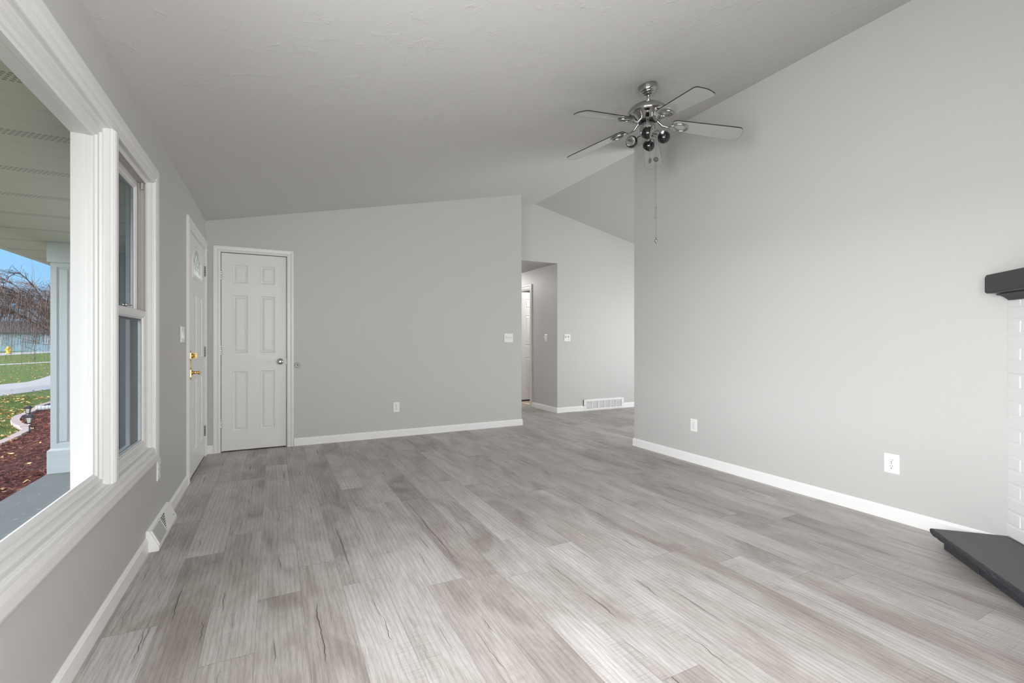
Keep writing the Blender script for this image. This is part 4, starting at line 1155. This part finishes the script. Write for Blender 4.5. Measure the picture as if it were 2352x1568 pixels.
c4_.lathe([(0, -.006), (0.0028, -.003), (0.0028, .003), (0, .006)], (pD[0], pD[1], 2.078), (0, 0, 1), 10)
o4 = build('pull_chain', c4_, M['chain'], fan)
build('chain_knob', MB().lathe([(0.0, -.026), (0.004, -.022), (0.005, -.012), (0.012, -.006), (0.0125, 0.0), (0.011, .004), (0.005, .007), (0.003, .014), (0.004, .022), (0.002, .026), (0, .027)], (pD[0], pD[1], 1.842), (0, 0, 1), 20), M['chrome'], o4)

# ceiling lamp of the hallway, one added to light the room off it (both round the corner)
def dome_lamp(x, y, z, power, label):
    t = empty('ceiling_lamp', (x, y, z), label, 'ceiling lamp')
    build('base', MB().lathe([(0.0, 0), (0.15, 0), (0.15, -0.02), (0.0, -0.02)], (x, y, z), (0, 0, 1), 32), M['nickel'], t)
    g = NT('lamp_glass'); em = g.node('ShaderNodeEmission'); em.inputs[0].default_value = (1, .97, .93, 1); em.inputs[1].default_value = power
    g.l.new(em.outputs[0], g.out.inputs[0])
    build('lamp_shade', MB().lathe([(0.14, -0.02), (0.13, -0.05), (0.09, -0.085), (0.0, -0.10)], (x, y, z), (0, 0, 1), 32, True), g.m, t)
dome_lamp(3.45, 8.3, 2.345, 115, 'round dome lamp on the hallway ceiling')
dome_lamp(4.75, 7.05, 2.345, 95, 'added round dome lamp lighting the room off the hallway')

# ------------------------------------------------------------------ outside: porch
GZ = -0.30
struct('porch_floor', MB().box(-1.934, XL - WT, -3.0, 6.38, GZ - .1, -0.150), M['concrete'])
struct('porch_soffit', MB().box(-2.44, XL - WT + .002, -3.0, 12.0, 2.075, 2.12), M['soffit'])
struct('porch_fascia', MB().box(-2.47, -2.435, -3.0, 12.0, 2.06, 2.24), M['fascia'])
struct('porch_roof', MB().prism([(-2.5, -3.2, 2.24), (XL - WT, -3.2, 2.24), (XL - WT, 12.2, 2.24), (-2.5, 12.2, 2.24)], [(-2.5, -3.2, 2.26), (XL - WT, -3.2, 2.75), (XL - WT, 12.2, 2.75), (-2.5, 12.2, 2.26)]), M['roof'])
struct('wall_garage', MB().box(-1.70, XL - WT, 6.38, 12.0, GZ - .1, 2.08), M['siding'])
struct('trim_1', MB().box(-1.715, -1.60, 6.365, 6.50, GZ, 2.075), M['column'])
co = empty('porch_column', (-1.816, 6.115, -0.15), 'white square porch column with recessed panels on a plinth', 'column')
cx0, cx1, cy0, cy1 = -1.911, -1.721, 6.02, 6.21
mb = MB().box(cx0 - .02, cx1 + .02, cy0 - .02, cy1 + .02, -0.150, 0.070)
mb.prism([(cx0 - .02, cy0 - .02, .070), (cx1 + .02, cy0 - .02, .070), (cx1 + .02, cy1 + .02, .070), (cx0 - .02, cy1 + .02, .070)], [(cx0 - .001, cy0 - .001, .088), (cx1 + .001, cy0 - .001, .088), (cx1 + .001, cy1 + .001, .088), (cx0 - .001, cy1 + .001, .088)])
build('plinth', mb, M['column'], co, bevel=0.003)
F_col = lambda a, b, c: (a, cy0 - c, b)
F_colw = lambda a, b, c: (cx0 - c, a, b)
sh_ = MB()
def panel_face(F, a0, a1):
    b0, b1 = 0.085, 1.885
    p = (a0 + .045, a1 - .045, b0 + .045, b1 - .045)
    sh_.rings([rect_loop(F, p[0], p[1], p[2], p[3], w, d) for w, d in [(0.045, 0), (0, 0), (-0.006, -0.010), (-0.018, -0.010), (-0.024, -0.002), (-0.028, -0.002)]], capend=True)
panel_face(F_col, cx0, cx1); panel_face(F_colw, cy0, cy1)
sh_.add([(cx1, cy0, .085), (cx1, cy1, .085), (cx1, cy1, 1.885), (cx1, cy0, 1.885), (cx0, cy1, .085), (cx0, cy1, 1.885)], [(0, 1, 2, 3), (1, 4, 5, 2)])
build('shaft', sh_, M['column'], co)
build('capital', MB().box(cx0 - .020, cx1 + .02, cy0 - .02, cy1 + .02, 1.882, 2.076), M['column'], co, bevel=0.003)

# ------------------------------------------------------------------ outside: ground
lawn = MB()
lawn.add([(-160, -60, GZ - .02), (XL - WT + 10, -60, GZ - .02), (XL - WT + 10, 220, GZ - .02), (-160, 220, GZ - .02), (-160, -60, GZ - .4), (XL - WT + 10, -60, GZ - .4), (XL - WT + 10, 220, GZ - .4), (-160, 220, GZ - .4)], [(0, 1, 2, 3), (7, 6, 5, 4), (0, 4, 5, 1), (1, 5, 6, 2), (2, 6, 7, 3), (3, 7, 4, 0)])
struct('ground_lawn', lawn, M['grass'])
def flat(pts, z, t=0.05):
    return MB().prism([(x, y, z - t) for x, y in pts], [(x, y, z) for x, y in pts])
EDGE = [(-2.55, 0.5), (-2.75, 3.0), (-3.00, 5.5), (-3.17, 7.4), (-3.315, 8.84), (-3.35, 9.39), (-3.38, 9.80), (-3.46, 10.24), (-3.66, 10.62), (-3.87, 11.02), (-4.10, 11.60), (-4.24, 12.15), (-4.24, 12.60), (-4.30, 13.0), (-4.45, 13.6), (-4.5, 14.6), (-4.2, 15.6), (-3.3, 16.2)]
struct('mulch_bed', flat(EDGE + [(-1.0, 16.2), (-1.0, 0.5)], GZ - .002, 0.03), M['mulch'])
drive = [(-6.41, 17.08), (-5.98, 18.76), (-5.2, 23), (-4.6, 30), (-9.2, 30), (-8.36, 26.2), (-7.95, 24.0), (-7.80, 22.6), (-8.15, 21.5), (-9.6, 18.6), (-13, 14.6), (-22, 8.5), (-22, 3), (-13, 9.6), (-9.2, 12.6), (-7.2, 15.3)]
struct('driveway', flat(drive, GZ - .012, 0.02), M['drive'])
struct('sidewalk', flat([(-22.0, 17.5), (-13.30, 43.5), (-9.0, 56.4), (-10.2, 56.8), (-14.4, 44.0), (-23.2, 17.9)], GZ - .010, 0.02), M['drive'])
struct('road', flat([(-24.2, 40), (-25.0, 66), (-25.6, 90), (-26, 140), (-32, 140), (-30.8, 90), (-29.8, 66), (-28.8, 40)], GZ - .012, 0.02), M['drive'])

# edging stones, one by one
def edging():
    pts = [Vector((x, y, 0)) for x, y in EDGE]
    L = [0]
    for a, b in zip(pts, pts[1:]): L.append(L[-1] + (b - a).length)
    def at(s):
        s = max(0, min(s, L[-1] - 1e-4))
        for i in range(len(pts) - 1):
            if s <= L[i + 1]: 
                t_ = (s - L[i]) / (L[i + 1] - L[i]); return pts[i].lerp(pts[i + 1], t_)
    s = L[1]; k = 0; rr = random.Random(2); n_ = 0
    while s < L[-1] - .3:
        ln = 0.30
        a, b = at(s), at(s + ln - .012)
        d = (b - a).normalized(); nn = Vector((-d.y, d.x, 0))
        wid = 0.115
        t0 = rr.uniform(-.01, .01)
        bot = [a + nn * 0, b, b + nn * wid, a + nn * wid]
        zt_ = GZ + 0.035 + t0
        q = MB(); m_ = (a + b) / 2
        lo = []
        for ins, z in ((0, GZ - .02), (0, zt_ - .012), (.010, zt_)):
            c0 = (a + b) / 2 + nn * wid / 2
            lo.append([tuple(Vector((p.x, p.y, z)) + Vector(((c0 - p).x, (c0 - p).y, 0)).normalized() * ins) for p in bot])
        q.rings(lo, capstart=True, capend=True)
        o = build('edging_stone', q, M['edging'], loc=(m_.x, m_.y, GZ - .02))
        if m_.y < 8.6: lab = 'pale pink edging stone along the straight near side of the mulch bed'
        elif m_.y < 11: lab = 'pale pink edging stone on the bend by the front solar light'
        else: lab = 'pale pink edging stone on the far stretch behind the solar lights'
        tag(o, lab, 'edging stone', lab.replace('stone', 'stones', 1))
        s += ln; n_ += 1
edging()

# mulch chips and leaves (uncountable)
def chips():
    rr = random.Random(9); mb = MB()
    def inside(x, y):
        for i in range(len(EDGE) - 1):
            if EDGE[i][1] <= y < EDGE[i + 1][1]:
                f_ = (y - EDGE[i][1]) / (EDGE[i + 1][1] - EDGE[i][1]); return x > EDGE[i][0] + f_ * (EDGE[i + 1][0] - EDGE[i][0]) + .02
        return False
    cnt = 0
    while cnt < 9000:
        y = 5.0 + 8.0 * rr.random() ** 1.2; x = rr.uniform(-4.3, -1.5)
        if (y < 6.42 and x > -1.96) or x > -1.72 or not inside(x, y): continue
        if -4.4 < x < -2.8 and abs(y - (12.88 + (x + 4.31) / 3.0)) < .12: continue
        a = rr.uniform(0, math.pi); l = rr.uniform(.02, .06); w = rr.uniform(.004, .010); z = GZ + rr.uniform(0, .018); tl = rr.uniform(-.3, .3)
        d = Vector((math.cos(a), math.sin(a), tl)) * l / 2; n_ = Vector((-math.sin(a), math.cos(a), rr.uniform(-.4, .4))) * w; u = Vector((0, 0, .003))
        c0 = Vector((x, y, z + abs(tl) * l / 2))
        mb.add([c0 - d - n_, c0 + d - n_, c0 + d + n_, c0 - d + n_, c0 - d + u, c0 + d + u], [(0, 1, 5, 4), (2, 3, 4, 5), (0, 4, 3), (1, 2, 5)])
        cnt += 1
    o = build('mulch_chips', mb, M['chips'], recalc=False)
    tag(o, 'loose red-brown bark chips covering the bed beside the porch', 'mulch', kind='stuff')
    mb = MB(); cnt = 0
    def on_drive(x, y):
        c_ = False; n_ = len(drive)
        for i in range(n_):
            (xa, ya), (xb, yb) = drive[i], drive[(i + 1) % n_]
            if (ya > y) != (yb > y) and x < (xb - xa) * (y - ya) / (yb - ya) + xa: c_ = not c_
        return c_
    while cnt < 2300:
        y = 6 + 60 * rr.random() ** 1.8; x = -0.36 * y - .2 + rr.uniform(-.09, .05) * y * 1.2
        if on_drive(x, y) and rr.random() < .97: continue
        if inside(x, y) and rr.random() < .985: continue
        if rr.random() > 0.35 and (math.sin(x * 2.1 + y * .9) + math.sin(y * 1.7)) < 0.2: continue
        a = rr.uniform(0, 6.28); s = rr.uniform(.018, .038) * (1 + y * .012)
        c0 = Vector((x, y, GZ + .005)); pts = []
        for k in range(6):
            q = a + k * math.pi / 3; r_ = s * (1 if k % 2 == 0 else .62); pts.append(c0 + Vector((r_ * math.cos(q), r_ * math.sin(q), rr.uniform(.0, .03))))
        mb.add(pts + [c0 + Vector((0, 0, .01))], [(i, (i + 1) % 6, 6) for i in range(6)])
        cnt += 1
    o = build('fallen_leaves', mb, M['leaves'], recalc=False)
    tag(o, 'yellow and brown autumn leaves scattered over the lawn', 'leaves', kind='stuff')
    # grass tufts near the bed
    mb = MB()
    for _ in range(16000):
        y = 7.5 + 9 * rr.random() ** 1.3; x = -0.36 * y - .25 + rr.uniform(-.09, .04) * y
        if inside(x + .15, y): continue
        a = rr.uniform(0, 6.28); h = rr.uniform(.02, .045); w = .004
        b = Vector((x, y, GZ - .02)); d = Vector((math.cos(a), math.sin(a), 0))
        mb.add([b - d * w, b + d * w, b + Vector((rr.uniform(-.02, .02), rr.uniform(-.02, .02), h))], [(0, 1, 2)])
    o = build('grass_blades', mb, M['grass'], recalc=False)
    tag(o, 'short green lawn grass beside the mulch bed', 'grass', kind='stuff')
chips()

# solar path lights
def solar_light(x, y, label, s=1.0, top=-0.01):
    t = empty('solar_path_light', (x, y, GZ), label, 'garden light', 'solar path lights in the bed')
    z = top
    st = MB().lathe([(0.006, 0), (0.014, 0.01), (0.014, 0.05), (0.010, 0.055), (0.010, (z - .13) - GZ)], (x, y, GZ), (0, 0, 1), 16)
    build('stake', st, M['solar_black'], t)
    build('collar', MB().lathe([(0.013, 0), (0.013, 0.05)], (x, y, z - .185), (0, 0, 1), 16), M['nickel'], t)
    w0, w1 = 0.021 * s, 0.033 * s
    sq = lambda w, zz: [(x - w, y - w, zz), (x + w, y - w, zz), (x + w, y + w, zz), (x - w, y + w, zz)]
    build('lens', MB().rings([sq(w0 * .9, z - .125), sq(w1 * .9, z - .04)], capstart=True, capend=True), M['bulb'], t)
    cg = MB()
    for sx in (-1, 1):
        for sy in (-1, 1):
            cg.tube([(x + sx * w0, y + sy * w0, z - .128), (x + sx * w1, y + sy * w1, z - .036)], 0.0035 * s, 6)
    for w, zz in ((w0, z - .128), (w1, z - .04)):
        p = sq(w, zz)
        for i in range(4): cg.tube([p[i], p[(i + 1) % 4]], 0.0035 * s, 6)
    cg.lathe([(0.014, 0), (0.024 * s, 0.012), (0.0, 0.013)], (x, y, z - .142), (0, 0, 1), 16)
    build('cage', cg, M['solar_black'], t)
    build('cap', MB().rings([sq(.043 * s, z - .036), sq(.046 * s, z - .030), sq(.028 * s, z - .006), sq(.024 * s, z)], capstart=True, capend=True), M['solar_black'], t)
solar_light(-3.362, 9.83, 'black solar path light nearest the porch, in front of the other two')
solar_light(-3.83, 11.15, 'black solar path light directly behind the nearest one', .92)
solar_light(-3.895, 12.43, 'black solar path light half hidden by the porch column', .92)

# corrugated downspout extension
dsx = MB(); A_ = Vector((-4.31, 12.88, GZ + .055)); B_ = Vector((-2.9, 13.35, GZ + .075)); nseg = 110
pts = [A_.lerp(B_, i / nseg) for i in range(nseg + 1)]
dsx.tube(pts, [0.052 if (i // 2) % 2 == 0 else 0.046 for i in range(nseg + 1)], 16)
tag(build('downspout_extension', dsx, M['downspout'], loc=(-3.6, 13.1, GZ)), 'white corrugated downspout pipe lying on the mulch behind the lights', 'drain pipe')

# fire hydrant across the street
hx, hy_ = -27.5, 75.2
hb = empty('fire_hydrant', (hx, hy_, GZ), 'yellow fire hydrant at the edge of the far road', 'fire hydrant')
build('barrel', MB().lathe([(0.25, 0), (0.25, .07), (0.19, .08), (0.19, .55), (0.24, .57), (0.24, .62), (0.18, .66), (0.15, .78), (0.06, .84), (0.06, .90), (0, .90)], (hx, hy_, GZ), (0, 0, 1), 20), M['hydrant'], hb)
build('nozzle', MB().lathe([(0.11, -.34), (0.11, -.28), (0.08, -.27), (0.08, .27), (0.11, .28), (0.11, .34)], (hx, hy_, GZ + .42), tuple(camR), 14), M['hydrant'], hb)

# houses far across the street
def house(name, x, y, w, d, h, rot, wall, label):
    t = empty(name, (x, y, GZ), label, 'house')
    R_ = Matrix.Rotation(rot, 3, 'Z')
    def T_(p): return tuple(R_ @ Vector(p) + Vector((x, y, GZ)))
    def tb(mb, *a):
        q = MB().box(*a); mb.add([T_(v) for v in q.v], q.f); return mb
    build('wall', tb(MB(), -w / 2, w / 2, -d / 2, d / 2, 0, h), wall, t)
    rf = MB().add([T_(v) for v in [(-w / 2 - .5, -d / 2 - .5, h), (w / 2 + .5, -d / 2 - .5, h), (w / 2 + .5, d / 2 + .5, h), (-w / 2 - .5, d / 2 + .5, h), (-w / 2 - .5, 0, h + 1.7), (w / 2 + .5, 0, h + 1.7)]], [(0, 1, 5, 4), (2, 3, 4, 5), (0, 4, 3), (1, 2, 5), (3, 2, 1, 0)])
    build('roof', rf, M['roof'], t)
    for k in range(3):
        xx = -w / 2 + w * (k + .5) / 3
        build('window', tb(MB(), xx - .6, xx + .6, -d / 2 - .05, -d / 2 + .02, 1.0, 2.1), M['column'], t)
    return t
house('house', -31.0, 97.0, 16, 9, 2.7, math.radians(20), M['house_blue'], 'pale teal house across the street, behind the weeping tree')
house('house', -60.0, 86.0, 18, 9, 3.0, math.radians(20), M['house_grey'], 'mauve-grey house across the street, left of the teal one')

# weeping tree
def weeping_tree(x, y, H, spread, label):
    t = empty('weeping_tree', (x, y, GZ), label, 'tree')
    rr = random.Random(21)
    base = Vector((x, y, GZ))
    tr = MB(); tr.tube([base, base + Vector((.05, .03, .7)), base + Vector((-.03, .02, 1.4)), base + Vector((.02, 0, 1.9))], [0.13, 0.11, 0.10, 0.09], 12)
    build('trunk', tr, M['bark'], t)
    br = MB(); tw = MB()
    crown = base + Vector((0, 0, 1.85))
    def arc(p0, ang, out, up, drop, r0, r1, mb, n=9, sides=5, wob=.03):
        d = Vector((math.cos(ang), math.sin(ang), 0)); pts = []
        for i in range(n + 1):
            s = i / n
            z = up * math.sin(min(1, s * 1.7) * math.pi / 2) - drop * max(0, s - .38) ** 1.6 / (.62 ** 1.6)
            pts.append(p0 + d * out * (1 - (1 - s) ** 1.7) + Vector((rr.uniform(-wob, wob), rr.uniform(-wob, wob), z + rr.uniform(-wob, wob))))
        mb.tube(pts, [r0 + (r1 - r0) * (i / n) ** .7 for i in range(n + 1)], sides, caps=False)
        return pts
    nodes = []
    for k in range(44):
        ang = rr.uniform(0, 2 * math.pi)
        pts = arc(crown + Vector((0, 0, rr.uniform(-.35, .25))), ang, spread * rr.uniform(.45, 1.0), rr.uniform(.35, 1.15) * (H - 1.85) * .75, rr.uniform(.5, 1.6), rr.uniform(.016, .030), .005, br, 14, 5, .016)
        nodes += [(p, ang) for p in pts[3:]]
    for k in range(3300):
        p, ang = rr.choice(nodes)
        a = ang + rr.gauss(0, .6)
        zend = rr.uniform(1.1, 1.9) if rr.random() < .78 else rr.uniform(.3, 1.2)
        dz = max(p.z - GZ - zend, .25)
        arc(p, a, rr.uniform(.25, .95), rr.uniform(.0, .25), min(dz, rr.uniform(.6, 2.2)), rr.uniform(.003, .0062), .0014, tw, 8, 3, .011)
    for k in range(150):
        p, ang = rr.choice(nodes)
        if p.z < GZ + 2.3: continue
        q = p + Vector((rr.uniform(-.3, .3), rr.uniform(-.3, .3), rr.uniform(.3, .75)))
        tw.tube([p, p.lerp(q, .5) + Vector((rr.uniform(-.05, .05), rr.uniform(-.05, .05), 0)), q], [.0035, .0025, .0012], 3, caps=False)
    build('branches', br, M['bark'], t, recalc=False)
    build('twigs', tw, M['bark'], t, recalc=False)
weeping_tree(-4.93, 16.0, 3.25, 1.9, 'bare weeping tree with drooping brown twigs beyond the porch column')
